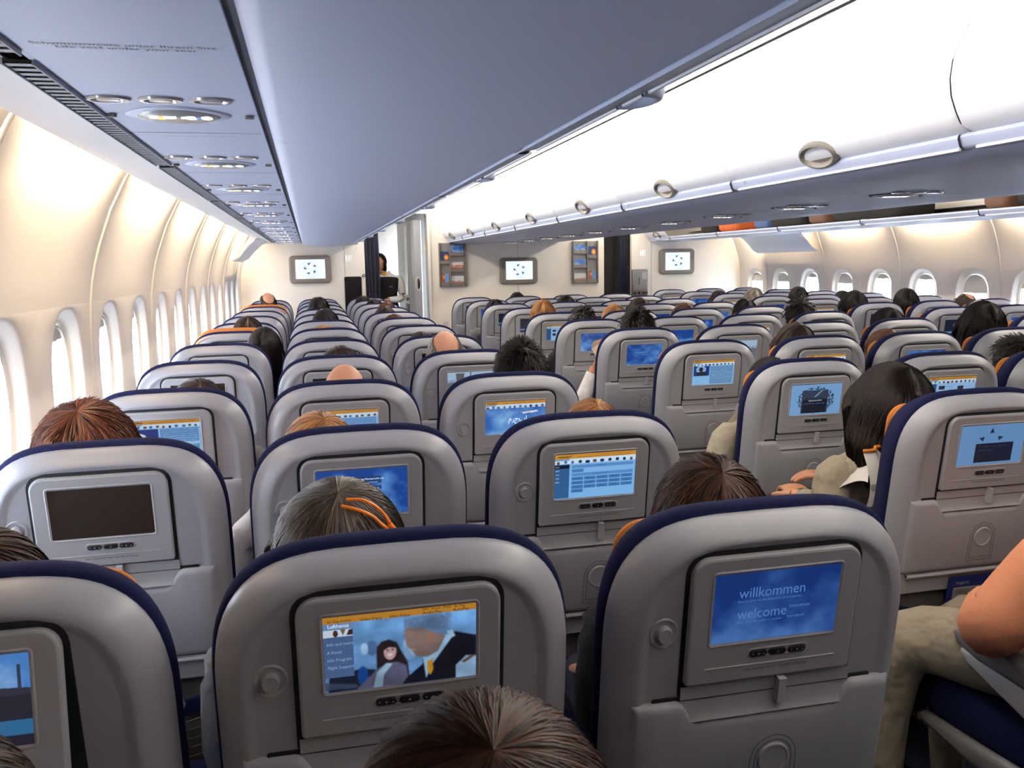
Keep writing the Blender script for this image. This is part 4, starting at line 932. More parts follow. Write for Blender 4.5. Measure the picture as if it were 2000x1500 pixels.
# brochure racks with their magazines
def printed(kind, seed):
    p = Pic(26, 34); r = np.random.RandomState(seed)
    if kind == 'sky': sky(p, seed, (.25, .45, .75), (.85, .90, .95))
    elif kind == 'sunset': sky(p, seed, (.75, .40, .22), (.80, .85, .92)); p.rect(0, .6, 1, 1, (.55, .25, .15), .7); p.rect(0, 0, 1, .35, (.85, .88, .9), .8)
    elif kind == 'blue': p.a[:] = (.16, .25, .45); p.ell(.7, .5, .28, .25, (.92, .55, .15)); p.ell(.7, .5, .12, .12, (.98, .8, .5))
    elif kind == 'portrait': p.a[:] = (.45, .60, .80); p.rect(0, 0, .45, 1, (.62, .36, .25)); p.ell(.35, .3, .16, .16, (.85, .6, .45)); p.rect(0, .75, 1, 1, (.7, .4, .3), .6)
    elif kind == 'boats': p.a[:] = (.85, .85, .86); p.rect(0, .62, 1, 1, (.75, .45, .22)); p.poly([(.1, .1), (.8, .5), (.1, .14)], (.3, .3, .35)); p.scribble(.1, .5, .9, .6, (.2, .2, .25), seed)
    return p.a
def rack(cx, zc, slots, label, wsplit, who):
    e = tag(empty('brochure_rack', (cx, YW, zc)), label, 'rack', 'brochure racks')
    b = MB(); b.box(-.168, .168, -.012, 0, -.265, .265); b.build('back_plate', M_['grey'], e, smooth=False)
    for x in (-.168, wsplit, .158): 
        b = MB(); b.box(x, x+.012, -.05, -.012, -.268, .268); b.build('side_rail', M_['monframe'], e, smooth=False)
    for (x0, x1, z0, z1, kind, seed, lab) in slots:
        s_ = MB(); s_.box(x0-.004, x1+.004, -.045, -.012, z0-.012, z0-.004); s_.box(x0-.004, x1+.004, -.047, -.043, z0-.012, z0+.03); s_.build('pocket', M_['monframe'], e, smooth=False)
        if kind:
            w2 = (x1-x0)/2
            o = pic_mesh('magazine', printed(kind, seed), w2, z0, z1, -.026, lambda p: p, 1.0, 'print_'); o.location = (cx+(x0+x1)/2, YW, zc)
            me = o.data; n0 = len(me.vertices)
            tag(o, '%s in the rack %s' % (lab, who), 'magazine', 'magazines on the bulkhead')
            sp = MB(); sp.box(-w2, w2, -.0255, -.016, z0, z1); sp.build('pages', M_['paper'], o, smooth=False)
rack(1.642, 1.495, [(-.145, -.045, .02, .16, 'blue', 1, 'blue magazine with orange disc'), (-.145, -.045, -.25, -.11, 'portrait', 2, 'portrait cover magazine'), (-.02, .14, .12, .24, 'sky', 3, 'pale sky cover magazine'), (-.02, .14, -.08, .03, 'sunset', 4, 'red sunset cover magazine'), (-.02, .14, -.25, -.14, 'boats', 5, 'boats cover magazine')], 'grey brochure rack left of the central wall monitor', -.035, 'left of the monitor')
rack(3.360, 1.495, [(-.145, .01, .12, .22, 'sky', 6, 'pale sky cover magazine on the top shelf'), (-.145, .01, -.06, .04, 'sky', 7, 'pale sky cover magazine on the middle shelf'), (-.145, .01, -.25, -.14, 'boats', 8, 'boats cover magazine'), (.04, .145, .06, .20, 'blue', 9, 'orange disc cover magazine'), (.04, .145, -.25, -.11, 'portrait', 10, 'portrait cover magazine')], 'grey brochure rack right of the central wall monitor', .018, 'right of the monitor')
# steel service panel by the right opening
e = tag(empty('steel_service_panel', (4.105, YW, 0)), 'brushed steel service panel under the right lavatory symbol', 'panel')
b = MB(); plate(b, rrect(.108, .85, 1.39, .02, .01), 0, -.03, .006); b.build('body', M_['steel'], e, ang=30)
b = MB(); plate(b, [(x-.045, z) for x, z in rrect(.045, 1.12, 1.36, .01, .01, 3)], -.03, -.036, .002); b.build('door', M_['grey'], e)
b = MB(); plate(b, [(x+.055, z) for x, z in rrect(.035, 1.26, 1.35, .005, .005, 3)], -.03, -.038, .002); b.build('label_plate', M_['armside'], e)
b = MB(); b.tube([(-.02, -.03, 1.2), (-.02, -.05, 1.2), (-.02, -.05, 1.28), (-.02, -.03, 1.28)], .005, 6); b.build('handle', M_['black'], e)
for i, x in enumerate((-.08, -.02, .04, .085)):
    b = MB(); b.tube([(x, -.03, 1.085), (x, -.055, 1.085)], .012, 10); b.build('knob', M_['black'], e)
e = tag(empty('galley_counter', (3.80, YW+.72, 0)), 'dark galley shelf seen through the right opening', 'shelf')
b = MB(); b.box(-.19, .2, -.12, .12, 1.02, 1.06); b.box(-.19, .2, .08, .12, 0, 1.02); b.build('board', M_['blackm'], e, smooth=False)
b = MB(); b.box(-.19, .2, -.122, -.118, 1.025, 1.045); b.build('edge', M_['steel'], e, smooth=False)

# ------------------------------------------------------------------ luggage in the open right bins
def bag(x, y, z, w, d, h, m, label, handle=True, name='travel_bag'):
    e = tag(empty(name, (x, y, z)), label, 'bag', 'luggage in the open bins')
    b = MB(); rr = []
    for k, zz in ((.86, 0), (.97, .02), (1, h*.3), (1, h*.7), (.95, h-.02), (.82, h)):
        rr.append([(d*k*cx, w*k*cy, zz) for cx, cy in rrect(1, -1, 1, .25, .25, 4)])
    b.rings(rr, cap0=True, cap1=True); b.build('body', m, e, ang=50)
    if handle:
        b = MB(); b.tube([(-d*.96, -.06, h*.6), (-d*1.10, -.05, h*.62), (-d*1.10, .05, h*.62), (-d*.96, .06, h*.6)], .008, 6); b.build('handle', M_['blackm'], e)
    b = MB(); b.tube([(-d*1.0, -w*.8, h*.45), (-d*1.005, 0, h*.45), (-d*1.0, w*.8, h*.45)], .003, 4); b.build('zip', M_['latch'], e)
ZB = TOP+.655
for (x, y, w, h, m, lab) in ((4.56, 9.30, .20, .20, 'blackm', 'black bag in the farthest open bin'), (4.56, 8.84, .20, .17, 'red', 'crumpled orange bag in the farthest open bin'),
    (4.56, 8.10, .14, .17, 'sh_blue', 'pale blue bag beside a black case in an open bin'), (4.56, 7.62, .30, .19, 'blackm', 'long black case in the open bin above the soffit'), (4.56, 7.10, .13, .15, 'brown', 'brown bag at the near end of an open bin'),
    (4.56, 6.42, .46, .19, 'blackm', 'wide black case filling an open bin'), (4.56, 5.00, .10, .16, 'brown', 'small brown bag in an open bin'), (4.56, 4.70, .12, .18, 'blackm', 'small black bag beside the brown bag in an open bin'),
    (4.56, 3.92, .22, .18, 'blackm', 'black case with red tag in the nearest visible open bin')):
    bag(x, y, ZB, w, .18, h, M_[m], lab)

# ------------------------------------------------------------------ people
def ell_ring(cx, cy, z, hx, hy, n=24, e=2.2):
    out = []
    for i in range(n):
        a = 2*PI*i/n; c, s_ = math.cos(a), math.sin(a); t = (abs(c)**e+abs(s_)**e)**(-1/e); out.append((cx+hx*c*t, cy+hy*s_*t, z))
    return out
def catmull(pts, k=5):
    P = [Vector(p) for p in pts]; P = [P[0]*2-P[1]]+P+[P[-1]*2-P[-2]]; out = []
    for i in range(1, len(P)-2):
        for j in range(k):
            t = j/k; a, b, c, d = P[i-1], P[i], P[i+1], P[i+2]
            out.append(.5*((2*b)+(c-a)*t+(2*a-5*b+4*c-d)*t*t+(3*b-a-3*c+d)*t**3))
    out.append(P[-2]); return out
def limb(mb, pts, rad, n=12, flat=1.0):
    P = catmull([tuple(p)+(r,) if False else p for p, r in zip(pts, rad)], 4)
    m = len(pts)-1; R_ = []
    for i in range(len(P)):
        u = i/4; k = min(int(u), m-1); f_ = u-k; R_.append(rad[k]*(1-f_)+rad[k+1]*f_)
    mb.tube(P, R_, n, flat=flat)
HC = Vector((0, .285, 1.055)); HR = (.074, .094, .112)       # head centre / radii of a seated passenger
def hand(mb, wrist, fwd, up, scale=1.0, curl=.4, spread=.012, thumb_side=1):
    """palm with five separate bent fingers"""
    w = Vector(wrist); f_ = Vector(fwd).normalized(); u = Vector(up).normalized(); r = f_.cross(u).normalized(); u = r.cross(f_)
    S = scale
    rr = []
    for t, hw, th in ((-.01, .024, .020), (.015, .030, .017), (.045, .040, .016), (.075, .042, .014), (.092, .038, .011)):
        c = w+f_*t*S; rr.append([c+r*(hw*S*math.cos(a))+u*(th*S*math.sin(a)) for a in (2*PI*i/14 for i in range(14))])
    mb.rings(rr, cap0=True, cap1=True)
    for i, (off, L) in enumerate(((-.029, .072), (-.010, .082), (.010, .078), (.028, .062))):
        b0 = w+f_*.082*S+r*off*S; d = f_+r*(off*spread*20); p = [b0-f_*.012*S, b0]; ang = 0; cur = b0
        for seg in (.42, .33, .25):
            ang += curl; dd = (d*math.cos(ang)-u*math.sin(ang)).normalized(); cur = cur+dd*L*S*seg; p.append(cur)
        mb.tube(p, [.0092*S, .0094*S, .0086*S, .0078*S, .0055*S], 8)
    tb = w+f_*.022*S+r*(-.026*thumb_side)*S
    d1 = (f_*.7-r*thumb_side*.75-u*.25).normalized(); d2 = (f_*.95-r*thumb_side*.25-u*.35).normalized()
    mb.tube([tb, tb+d1*.032*S, tb+d1*.032*S+d2*.030*S, tb+d1*.032*S+d2*.052*S], [.013*S, .0115*S, .0098*S, .0065*S], 8)
def head_rings(mb, hc, hr, neck_r=.052, neck_to=None):
    """head with brow, nose, mouth and chin, joined to the neck, as one continuous surface"""
    rr = []; n = 28
    neck_to = neck_to or Vector((hc.x, hc.y-.005, hc.z-.19))
    for t in (0, .35, .7): 
        c = neck_to.lerp(Vector((hc.x, hc.y-.012, hc.z-.085)), t); rr.append([(c.x+neck_r*(1.25-.25*t)*math.cos(2*PI*i/n), c.y+neck_r*(1.2-.2*t)*math.sin(2*PI*i/n), c.z) for i in range(n)])
    for ph in range(150, 0, -10):
        p = math.radians(ph); z = math.cos(p); ring = []
        for i in range(n):
            a = 2*PI*i/n; x = hr[0]*math.sin(p)*math.cos(a); y = hr[1]*math.sin(p)*math.sin(a); fr = max(0, math.sin(a))
            if z < -.1: k = 1-.28*(-z-.1)*fr*0; x *= 1-.22*(-z-.1); y *= 1+.05*fr
            if fr > .985 and -.42 < z < .08: y += .020*(1-abs(z+.25)/.33*.9)        # nose
            if fr > .93 and -.62 < z < -.48: y += .006                             # lips
            if .75 < fr < .97 and -.02 < z < .18: y -= .008                        # eye sockets
            if fr > .9 and z < -.72: y += .008                                     # chin
            ring.append((hc.x+x, hc.y+y, hc.z+hr[2]*z))
        rr.append(ring)
    mb.rings(rr, cap0=True, cap1=True)
    for s_ in (-1, 1):       # ears
        c = Vector((hc.x+s_*(hr[0]+.002), hc.y-.006, hc.z-.012)); mb.rings([[(c.x+s_*dx, c.y+ry*math.cos(a)-dx*.5, c.z+rz*math.sin(a)) for a in (2*PI*i/12 for i in range(12))] for dx, ry, rz in ((-.008, .012, .022), (.004, .015, .029), (.010, .016, .031), (.012, .013, .027), (.006, .008, .018))], cap0=True, cap1=True)
def hair_part(name, parent, style, c1, c2, seed, hc=HC, hr=HR, nstr=500, thick=.0016, L=.16, rot=(0, 0, 0), puff=.010, partx=0):
    """hair as combed locks running from the crown over the skull"""
    r = random.Random(seed); mb = MB(); col = []
    c1 = lin(c1); c2 = lin(c2)
    tilt = math.radians(24)
    end = dict(short=(62, 98, 122), spiky=(58, 95, 120), long=(64, 104, 112), bald=(66, 100, 126), bob=(62, 104, 116), updo=(60, 98, 124))[style]
    def path(th, t, lift):
        # th: 0 = +x, 90 = front (+y), 270 = back
        fr = math.sin(th)
        e = end[0] if fr > .7 else None
        if fr >= 0: e = end[1]+(end[0]-end[1])*fr**1.5+ 14*fr
        else: e = end[1]+(end[2]-end[1])*(-fr)
        t0 = .0
        if style == 'bald':
            s0 = partx or .62
            if fr > .6: s0 = .98
            t = s0+(1-s0)*t
        straight = 0
        tt = t
        if style in ('long', 'bob'):
            cut = .62; 
            if t > cut: tt = 1; straight = (t-cut)/(1-cut)
            else: tt = t/cut
        ph = math.radians(e)*tt
        x = math.sin(ph)*math.cos(th); y = math.sin(ph)*math.sin(th); z = math.cos(ph)
        # tip the pole back
        y, z = y*math.cos(tilt)-z*math.sin(tilt), y*math.sin(tilt)+z*math.cos(tilt)
        k = 1+lift
        p = Vector((x*(hr[0]+puff)*k, y*(hr[1]+puff)*k, z*(hr[2]+puff*.8)*k))
        if straight:
            LL = L*(.25 if fr > .55 else 1)
            p.z -= straight*LL; q = math.hypot(p.x, p.y) or 1
            flare = .018*math.sin(straight*PI)+ (.01 if style == 'long' else -.006)*straight
            p.x += p.x/q*flare; p.y += p.y/q*flare*.6
            if fr > .55: p.x += math.copysign(.02*straight, p.x)
        return p
    RM = Matrix.Rotation(rot[2], 3, 'Z')@Matrix.Rotation(rot[0], 3, 'X')@Matrix.Rotation(rot[1], 3, 'Y')
    # base cap
    nt_, nth = 12, 36; rows = []
    for j in range(nt_+1):
        t = j/nt_; rows.append([tuple(Vector(hc)+RM@path(2*PI*i/nth, t, 0)) for i in range(nth)])
    n0 = len(mb.v); mb.rings(rows, cap1=False)
    if style != 'bald': mb.add(rows[0], [tuple(range(nth))])
    col += [(*[v*.8+.0 for v in c1], 1)]*(len(mb.v)-n0)
    for k in range(nstr):
        th = r.random()*2*PI; g = r.random(); w_ = thick*(.6+.8*r.random())
        cc = [c1[q]*(1-g)+c2[q]*g for q in range(3)]
        qv = .75+.5*r.random(); cc = [v*qv for v in cc]
        segs = 9 if style in ('long', 'bob') else 7
        ta = 0 if r.random() < .45 else r.random()*.7
        tb = min(1, ta+.35+.6*r.random()) if style != 'long' else 1
        wob = r.uniform(-.10, .10); l0 = r.uniform(.0, .035); l1 = r.uniform(.0, .07)
        if style == 'spiky': l1 = r.uniform(.05, .30); ta = r.random()*.8; tb = min(1, ta+.18)
        if style == 'bald': ta = r.random()*.5; tb = 1
        if style == 'updo': wob = r.uniform(-.5, .5); l1 = r.uniform(.02, .16)
        pts = []
        for j in range(segs):
            f_ = j/(segs-1); t = ta+(tb-ta)*f_
            p = path(th+wob*f_*(1 if style != 'long' else .4)+.03*math.sin(6*f_+k), t, l0+(l1-l0)*f_)
            pts.append(Vector(hc)+RM@p)
        rad = [w_*(.5+.9*math.sin(PI*(.15+.8*j/(segs-1)))) for j in range(segs)]
        n1 = len(mb.v); mb.tube(pts, rad, 3, cap=False); col += [(*cc, 1)]*(len(mb.v)-n1)
    mb.col = col
    return mb.build(name, M_['hair'], parent, ang=80)
def seated_body(e, skin, shirt, trousers='jeans', hc=HC, hr=HR, arms=None, cheap=True, legs=True, neckto=None):
    """body (head, neck, trunk, arms, hands) plus clothing following it"""
    torso = [(.47, .40, .150, .10), (.55, .395, .145, .095), (.65, .38, .135, .09), (.75, .36, .148, .098), (.83, .34, .168, .100), (.875, .325, .172, .085), (.905, .315, .135, .066), (.925, .308, .085, .056), (.935, .305, .060, .052)]
    b = MB(); head_rings(b, hc, hr, neck_to=neckto)
    b.rings([ell_ring(0, cy, z, hx, hy) for z, cy, hx, hy in torso], cap0=True, cap1=True)
    arms = arms or [[(.172, .325, .865), (.190, .35, .68), (.13, .53, .66)], [(-.172, .325, .865), (-.190, .35, .68), (-.13, .53, .66)]]
    for A in arms:
        limb(b, [A[0], A[1], A[2]], [.046, .038, .026])
        f_ = Vector(A[2])-Vector(A[1]); hand(b, A[2], f_, (0, 0, 1), curl=.35, thumb_side=1 if A[0][0] < 0 else -1)
    bo = b.build('body', M_[skin], e, ang=80)
    c = MB(); c.rings([ell_ring(0, cy, z, hx+.012, hy+.012) for z, cy, hx, hy in torso[:-1]]+[ell_ring(0, .305, .938, .072, .062)])
    for A in arms:
        v0, v1, v2 = Vector(A[0]), Vector(A[1]), Vector(A[2]); limb(c, [v0*1.0+Vector((-math.copysign(.05, v0.x), 0, -.005)), v0, v1, v1.lerp(v2, .85)], [.056, .060, .050, .038])
    c.build('shirt', M_[shirt], e, ang=80)
    if legs:
        c = MB(); c.rings([ell_ring(0, .42, z, hx, hy) for z, hx, hy in ((.50, .10, .09), (.505, .165, .125), (.55, .172, .125), (.60, .160, .110))], cap0=True, cap1=True)
        for s_ in (-1, 1): limb(c, [(s_*.085, .42, .565), (s_*.10, .55, .575), (s_*.11, .690, .565), (s_*.105, .705, .40), (s_*.10, .690, .11)], [.085, .075, .062, .055, .045])
        c.build('trousers', M_[trousers], e, ang=80)
        c = MB()
        for s_ in (-1, 1): 
            c.rings([[(s_*.10+x, y, z) for x, z in rrect(hw, 0, h, min(.02, h*.45), .006, 3)] for y, hw, h in ((.62, .030, .06), (.64, .040, .085), (.70, .042, .09), (.77, .045, .05), (.83, .036, .035), (.85, .02, .02))], cap0=True, cap1=True)
        c.build('shoes', M_['black'], e)
    return bo
BLK = ((.05, .04, .04), (.13, .10, .09)); DBR = ((.10, .07, .055), (.24, .16, .12)); BRN = ((.22, .14, .09), (.42, .27, .17)); GIN = ((.50, .33, .19), (.72, .52, .32)); GRY = ((.36, .33, .30), (.66, .62, .57)); AUB = ((.20, .09, .06), (.45, .24, .15)); WHG = ((.50, .48, .44), (.80, .78, .73))
def passenger(key, x, ztop, style, colr, shirt, label, yaw=0.0, seed=1, bs=0, skin='skin', nstr=260, thick=.0022, dy=0, puff=.010, L=.16, wide=1.0):
    c, r = key[0], int(key[1:]); y = ROW1+PITCH*(r-1)+dy
    q_ = .08/(y+.2); ztop = ztop-(1.4957-ztop)*q_-.006; x = x+(x+.085)*q_
    if style != 'bald': puff += .005
    e = tag(empty('person', (x, y, 0)), label, 'person')
    sc_ = ztop/(HC.z+HR[2]+puff)
    hc = Vector((HC.x, HC.y, HC.z)); 
    seated_body(e, skin, shirt, hc=hc)
    hair_part('hair', e, style, colr[0], colr[1], seed, hc, (HR[0]*wide, HR[1], HR[2]), nstr, thick, L, (0, 0, yaw), puff, bs)
    e.scale = (1, 1, sc_)
    return e
PEOPLE = [
 ('A3', -.452, 1.155, 'short', DBR, 'sh_grey', 'passenger, dark brown hair just showing above the window seat in third row'),
 ('B2', -.080, 1.155, 'short', GIN, 'sh_white', 'passenger, ginger brown hair just above the second row middle seat'),
 ('B3', .012, 1.185, 'bald', GRY, 'sh_blue', 'passenger with a bare bald head in the third row middle seat'),
 ('B4', .025, 1.172, 'short', DBR, 'sh_grey', 'passenger, short dark hair just above the fourth row middle seat'),
 ('A6', -.450, 1.225, 'short', DBR, 'sh_red', 'passenger, brown hair over the orange draped window seat, sixth row'),
 ('A10', -.475, 1.275, 'bald', DBR, 'sh_grey', 'balding passenger near the left bulkhead in the window seats'),
 ('B9', -.020, 1.250, 'bob', BLK, 'sh_black', 'passenger with smooth black hair nearest the left bulkhead monitor'),
 ('B7', .008, 1.220, 'short', BLK, 'sh_grey', 'passenger with round black hair in the seventh row middle seat'),
 ('B6', -.017, 1.158, 'short', GIN, 'sh_white', 'passenger, strip of ginger hair above the sixth row middle seat'),
 ('C4', .470, 1.222, 'bald', WHG, 'sh_blue', 'balding passenger with grey side hair, fourth row left aisle seat'),
 ('C5', .470, 1.158, 'short', DBR, 'sh_grey', 'passenger, brown hair just above the fifth row left aisle seat'),
 ('C7', .478, 1.166, 'short', BRN, 'sh_grey', 'passenger, brown hair just above the seventh row left aisle seat'),
 ('C8', .480, 1.188, 'short', DBR, 'sh_grey', 'passenger, brown hair in the eighth row left aisle seat'),
 ('C9', .560, 1.188, 'short', AUB, 'sh_red', 'passenger with reddish hair in the ninth row left aisle seat'),
 ('C10', .510, 1.190, 'short', BLK, 'sh_black', 'passenger with black hair in the tenth row left aisle seat'),
 ('C11', .450, 1.195, 'short', BLK, 'sh_black', 'passenger with black hair in the eleventh row left aisle seat'),
 ('D6', 1.600, 1.212, 'spiky', BLK, 'sh_black', 'passenger with dark short hair in front of the sixth row aisle seat'),
 ('D7', 1.550, 1.238, 'short', GIN, 'sh_white', 'passenger with ginger blond hair in the seventh row centre block'),
 ('D9', 1.530, 1.185, 'short', BLK, 'sh_grey', 'passenger, sliver of dark hair in the ninth row centre block'),
 ('E7', 2.092, 1.190, 'short', GIN, 'sh_white', 'passenger with fair ginger hair in the seventh row centre block'),
 ('F8', 2.600, 1.198, 'bob', DBR, 'sh_grey', 'passenger with long brown hair in the eighth row centre block'),
 ('E11', 2.110, 1.190, 'short', BLK, 'sh_grey', 'passenger, dark hair under the central wall monitor in the last row'),
 ('E9', 2.190, 1.205, 'short', BLK, 'sh_black', 'passenger with black hair below the right brochure rack'),
 ('F7', 2.650, 1.180, 'short', BRN, 'sh_grey', 'passenger, small patch of brown hair in the seventh row centre block'),
 ('G7', 3.150, 1.200, 'short', BLK, 'sh_black', 'passenger with round black hair in the seventh row right aisle seat'),
 ('H10', 4.110, 1.180, 'bob', DBR, 'sh_grey', 'passenger with brown hair in the tenth row right block'),
 ('H9', 4.080, 1.225, 'short', GRY, 'sh_white', 'passenger with brown and fair hair by the farthest right windows'),
 ('J9', 4.560, 1.225, 'short', BLK, 'sh_black', 'passenger with a round black head in the ninth row right block'),
 ('K9', 5.050, 1.175, 'short', BLK, 'sh_grey', 'passenger with dark hair low by the fourth right window'),
 ('H7', 4.090, 1.240, 'bob', BLK, 'sh_black', 'passenger with bushy black hair in the seventh row right block'),
 ('J7', 4.560, 1.245, 'short', BLK, 'sh_black', 'passenger with black hair turned aside against a right window'),
 ('K7', 5.110, 1.195, 'bald', DBR, 'sh_grey', 'passenger with thinning dark hair before the half shaded window'),
 ('J6', 4.560, 1.178, 'short', WHG, 'sh_white', 'passenger with greyish fair hair behind the long black hair'),
 ('G5', 3.230, 1.200, 'short', BLK, 'sh_black', 'passenger with black hair and hair pin, fifth row centre block'),
 ('G6', 3.130, 1.232, 'spiky', BLK, 'sh_black', 'passenger with wild black hair in the sixth row right aisle seat'),
 ('F4', 2.640, 1.150, 'short', BRN, 'sh_red', 'passenger, brown hair leaning at the fourth row centre block seat'),
 ('E4', 2.150, 1.200, 'bob', DBR, 'sh_grey', 'passenger with round dark brown hair in the fourth row centre block'),
 ('A1', -.560, 1.140, 'short', DBR, 'sh_grey', 'passenger, dark hair at the left edge, window seat nearest camera'),
]
for i, (k, x, z, st, co, sh, lab) in enumerate(PEOPLE):
    near = int(k[1:]) <= 5
    passenger(k, x, z, st, co, sh, lab, yaw=rnd.uniform(-.3, .3), seed=i+3, bs={'C4': .46, 'A10': .42, 'K7': .25, 'B3': .93}.get(k, 0), nstr=520 if near else 200, thick=.0015 if near else .0026, puff=.014 if st != 'bald' else .004, L=.10 if st == 'bob' else .16)
# passengers seen closely
def near_person(x, y, ztop, shirt, label, style, colr, seed, nstr, thick, puff=.012, L=.16, rot=(0, 0, 0), skin='skin', arms=None, wide=1.0, trousers='jeans', legs=True):
    e = tag(empty('person', (x, y, 0)), label, 'person')
    seated_body(e, skin, shirt, trousers, arms=arms, legs=legs)
    h = hair_part('hair', e, style, colr[0], colr[1], seed, HC, (HR[0]*wide, HR[1], HR[2]), nstr, thick, L, rot, puff)
    e.scale = (1, 1, ztop/(HC.z+HR[2]+puff))
    return e, h
near_person(-.620, ROW1+PITCH, 1.190, 'sh_red', 'passenger with auburn hair pinned up, second row window seat', 'updo', ((.16, .08, .05), (.50, .29, .19)), 101, 2600, .0010, .026, wide=1.12, arms=[[(.165, .325, .865), (.185, .35, .68), (.13, .53, .66)], [(-.160, .325, .865), (-.165, .36, .70), (-.08, .53, .66)]])
e, h = near_person(-.058, ROW1, 1.155, 'sh_grey', 'passenger with straight greying brown hair and orange hair clip', 'long', ((.11, .09, .07), (.42, .38, .33)), 102, 4200, .0008, .020, .14, wide=1.18)
near_person(.600, ROW1, 1.138, 'sh_black', 'passenger with brown hair just above the nearest left aisle seat', 'updo', ((.10, .065, .05), (.36, .24, .17)), 103, 2600, .0010, .018)
near_person(.635, ROW1+PITCH*2, 1.213, 'sh_black', 'passenger with thick black hair in the third row left aisle seat', 'spiky', ((.04, .04, .045), (.13, .12, .12)), 104, 2600, .0012, .010)
near_person(.640, ROW1+PITCH, 1.128, 'sh_white', 'passenger, tuft of fair hair behind the second row aisle seat', 'short', GIN, 105, 900, .0012, .010)
near_person(-.325, ROW1+PITCH*4, 1.200, 'sh_black', 'passenger with long straight black hair between the left seat columns', 'long', BLK, 106, 1600, .0014, .012, .34)
near_person(3.260, ROW1+PITCH*3, 1.262, 'sh_black', 'passenger with a large head of straight black hair, fourth row', 'long', BLK, 107, 1400, .0015, .020, .30, wide=1.1)
near_person(2.73, ROW1+PITCH*2, 1.150, 'sh_black', 'passenger with black hair at the right edge, third row', 'spiky', BLK, 108, 700, .0014, .010)
# orange clip in the greying hair
ck = tag(empty('hair_clip', (0, 0, 0)), 'orange hair clip holding greying brown hair in the nearest row', 'hair clip')
cp = [(-.047, 1.336, 1.139), (-.024, 1.336, 1.137), (-.004, 1.336, 1.126), (.010, 1.336, 1.111), (.019, 1.334, 1.096)]
b = MB(); b.tube(catmull([(x, y-.010, z) for x, y, z in cp], 5), .0024, 8)
b.build('upper_arm', M_['clip'], ck)
b = MB(); b.tube(catmull([(x-.008+.001*i, y-.015, z-.012+(.004 if i in (0, 4) else -.002)) for i, (x, y, z) in enumerate(cp)], 5), .0026, 8); b.build('lower_arm', M_['clip'], ck)
b = MB(); b.tube([(.017, 1.322, 1.096), (.026, 1.324, 1.084)], .0045, 8); b.build('hinge', M_['clip'], ck)
# two passengers of the row the photographer stands in
near_person(.030, ROW1-PITCH+.02, 1.150, 'sh_grey', 'passenger with shiny brown hair in the foreground at bottom centre', 'short', ((.09, .055, .04), (.33, .21, .15)), 109, 5200, .0007, .016, wide=1.26, legs=True)
near_person(-.375, ROW1-PITCH+.02, 1.180, 'sh_grey', 'passenger with dark brown hair cut off by the bottom left corner', 'short', ((.09, .065, .05), (.27, .19, .14)), 110, 3600, .0008, .012)
# D5: white shirt, raised hand holding a sheet of paper in the aisle
e, h = near_person(1.690, ROW1+PITCH*4, 1.222, 'sh_white', 'passenger with spiky black hair raising a hand with paper', 'spiky', BLK, 111, 1300, .0017, .012, skin='skind',
    arms=[[(.175, .325, .865), (.200, .35, .68), (.13, .53, .66)], [(-.18, .31, .86), (-.385, .12, .70), (-.315, .085, .905)]])
pp = tag(MB() and empty('paper_sheet', (1.440, ROW1+PITCH*4+.10, 1.06)), 'cream folded paper held up in the aisle by raised hand', 'paper')
b = MB(); b.add([(-.068, .010, .015), (.05, .03, .045), (.06, .03, -.09), (-.030, .012, -.10), (-.075, .02, -.025)], [(0, 1, 2, 3, 4)]); b.add([(-.068, .013, .015), (.05, .033, .045), (.06, .033, -.09), (-.030, .015, -.10), (-.075, .023, -.025)], [(0, 1, 2, 3, 4)]); b.build('sheet', M_['paper'], pp, smooth=False)
# D3: pale shirt sleeve out in the aisle
e, h = near_person(1.62, ROW1+PITCH*2, 1.12, 'linen', 'passenger in pale linen whose elbow leans out into the aisle', 'short', BLK, 112, 300, .002, .01, arms=[[(.175, .325, .865), (.200, .35, .68), (.13, .53, .66)], [(-.17, .31, .85), (-.275, .26, .64), (-.20, .47, .66)]])
# cloth hanging from the hook of D4
cl = MB(); rows = []
for j in range(12):
    t = j/11; w_ = .012+.075*min(1, t*1.6)-.035*max(0, t-.55); rows.append([(1.775-.040*t+w_*u*(1 if u > 0 else 1.1)+.01*math.sin(5*t), 3.475-.030*t-.028*math.cos(u*4+t*3)*min(1, t*2), 1.0-.38*t) for u in np.linspace(-1, 1, 12)])
cl.rings(rows, close=False); cl.rings([[(x, y+.012, z) for x, y, z in r_] for r_ in rows], close=False); o = cl.build('hanging_jacket', M_['linen']); tag(o, 'pale linen cloth hanging from the coat hook beside the helmet picture screen', 'jacket')
# D2: woman with dark hair, towel on the shoulder and watch
e = tag(empty('person', (1.565, ROW1+PITCH, 0)), 'woman with long dark wavy hair in khaki leaning into the aisle', 'person')
seated_body(e, 'skind', 'khaki', 'khaki', arms=[[(.165, .325, .855), (.16, .45, .70), (.0, .53, .765)], [(-.160, .320, .850), (-.21, .29, .735), (-.175, .47, .752)]])
hair_part('hair', e, 'long', (.05, .04, .038), (.15, .11, .09), 113, HC, (HR[0]*1.12, HR[1], HR[2]), 4200, .0011, .17, (0, 0, .25), .024)
e.scale = (1, 1, 1.19/1.19)
wt = tag(empty('wrist_watch', (1.400, ROW1+PITCH+.445, .748)), 'black bracelet watch on the wrist of the woman in khaki', 'watch')
dirv = Vector((.055, .21, .02)).normalized(); a1 = dirv.cross(Vector((0, 0, 1))).normalized(); a2 = dirv.cross(a1)
b = MB(); b.rings([[tuple(dirv*t+(a1*math.cos(a)+a2*math.sin(a))*rr_) for a in (2*PI*i/20 for i in range(20))] for t, rr_ in ((-.012, .031), (-.011, .0345), (.011, .0345), (.012, .031))]); b.build('strap', M_['black'], wt)
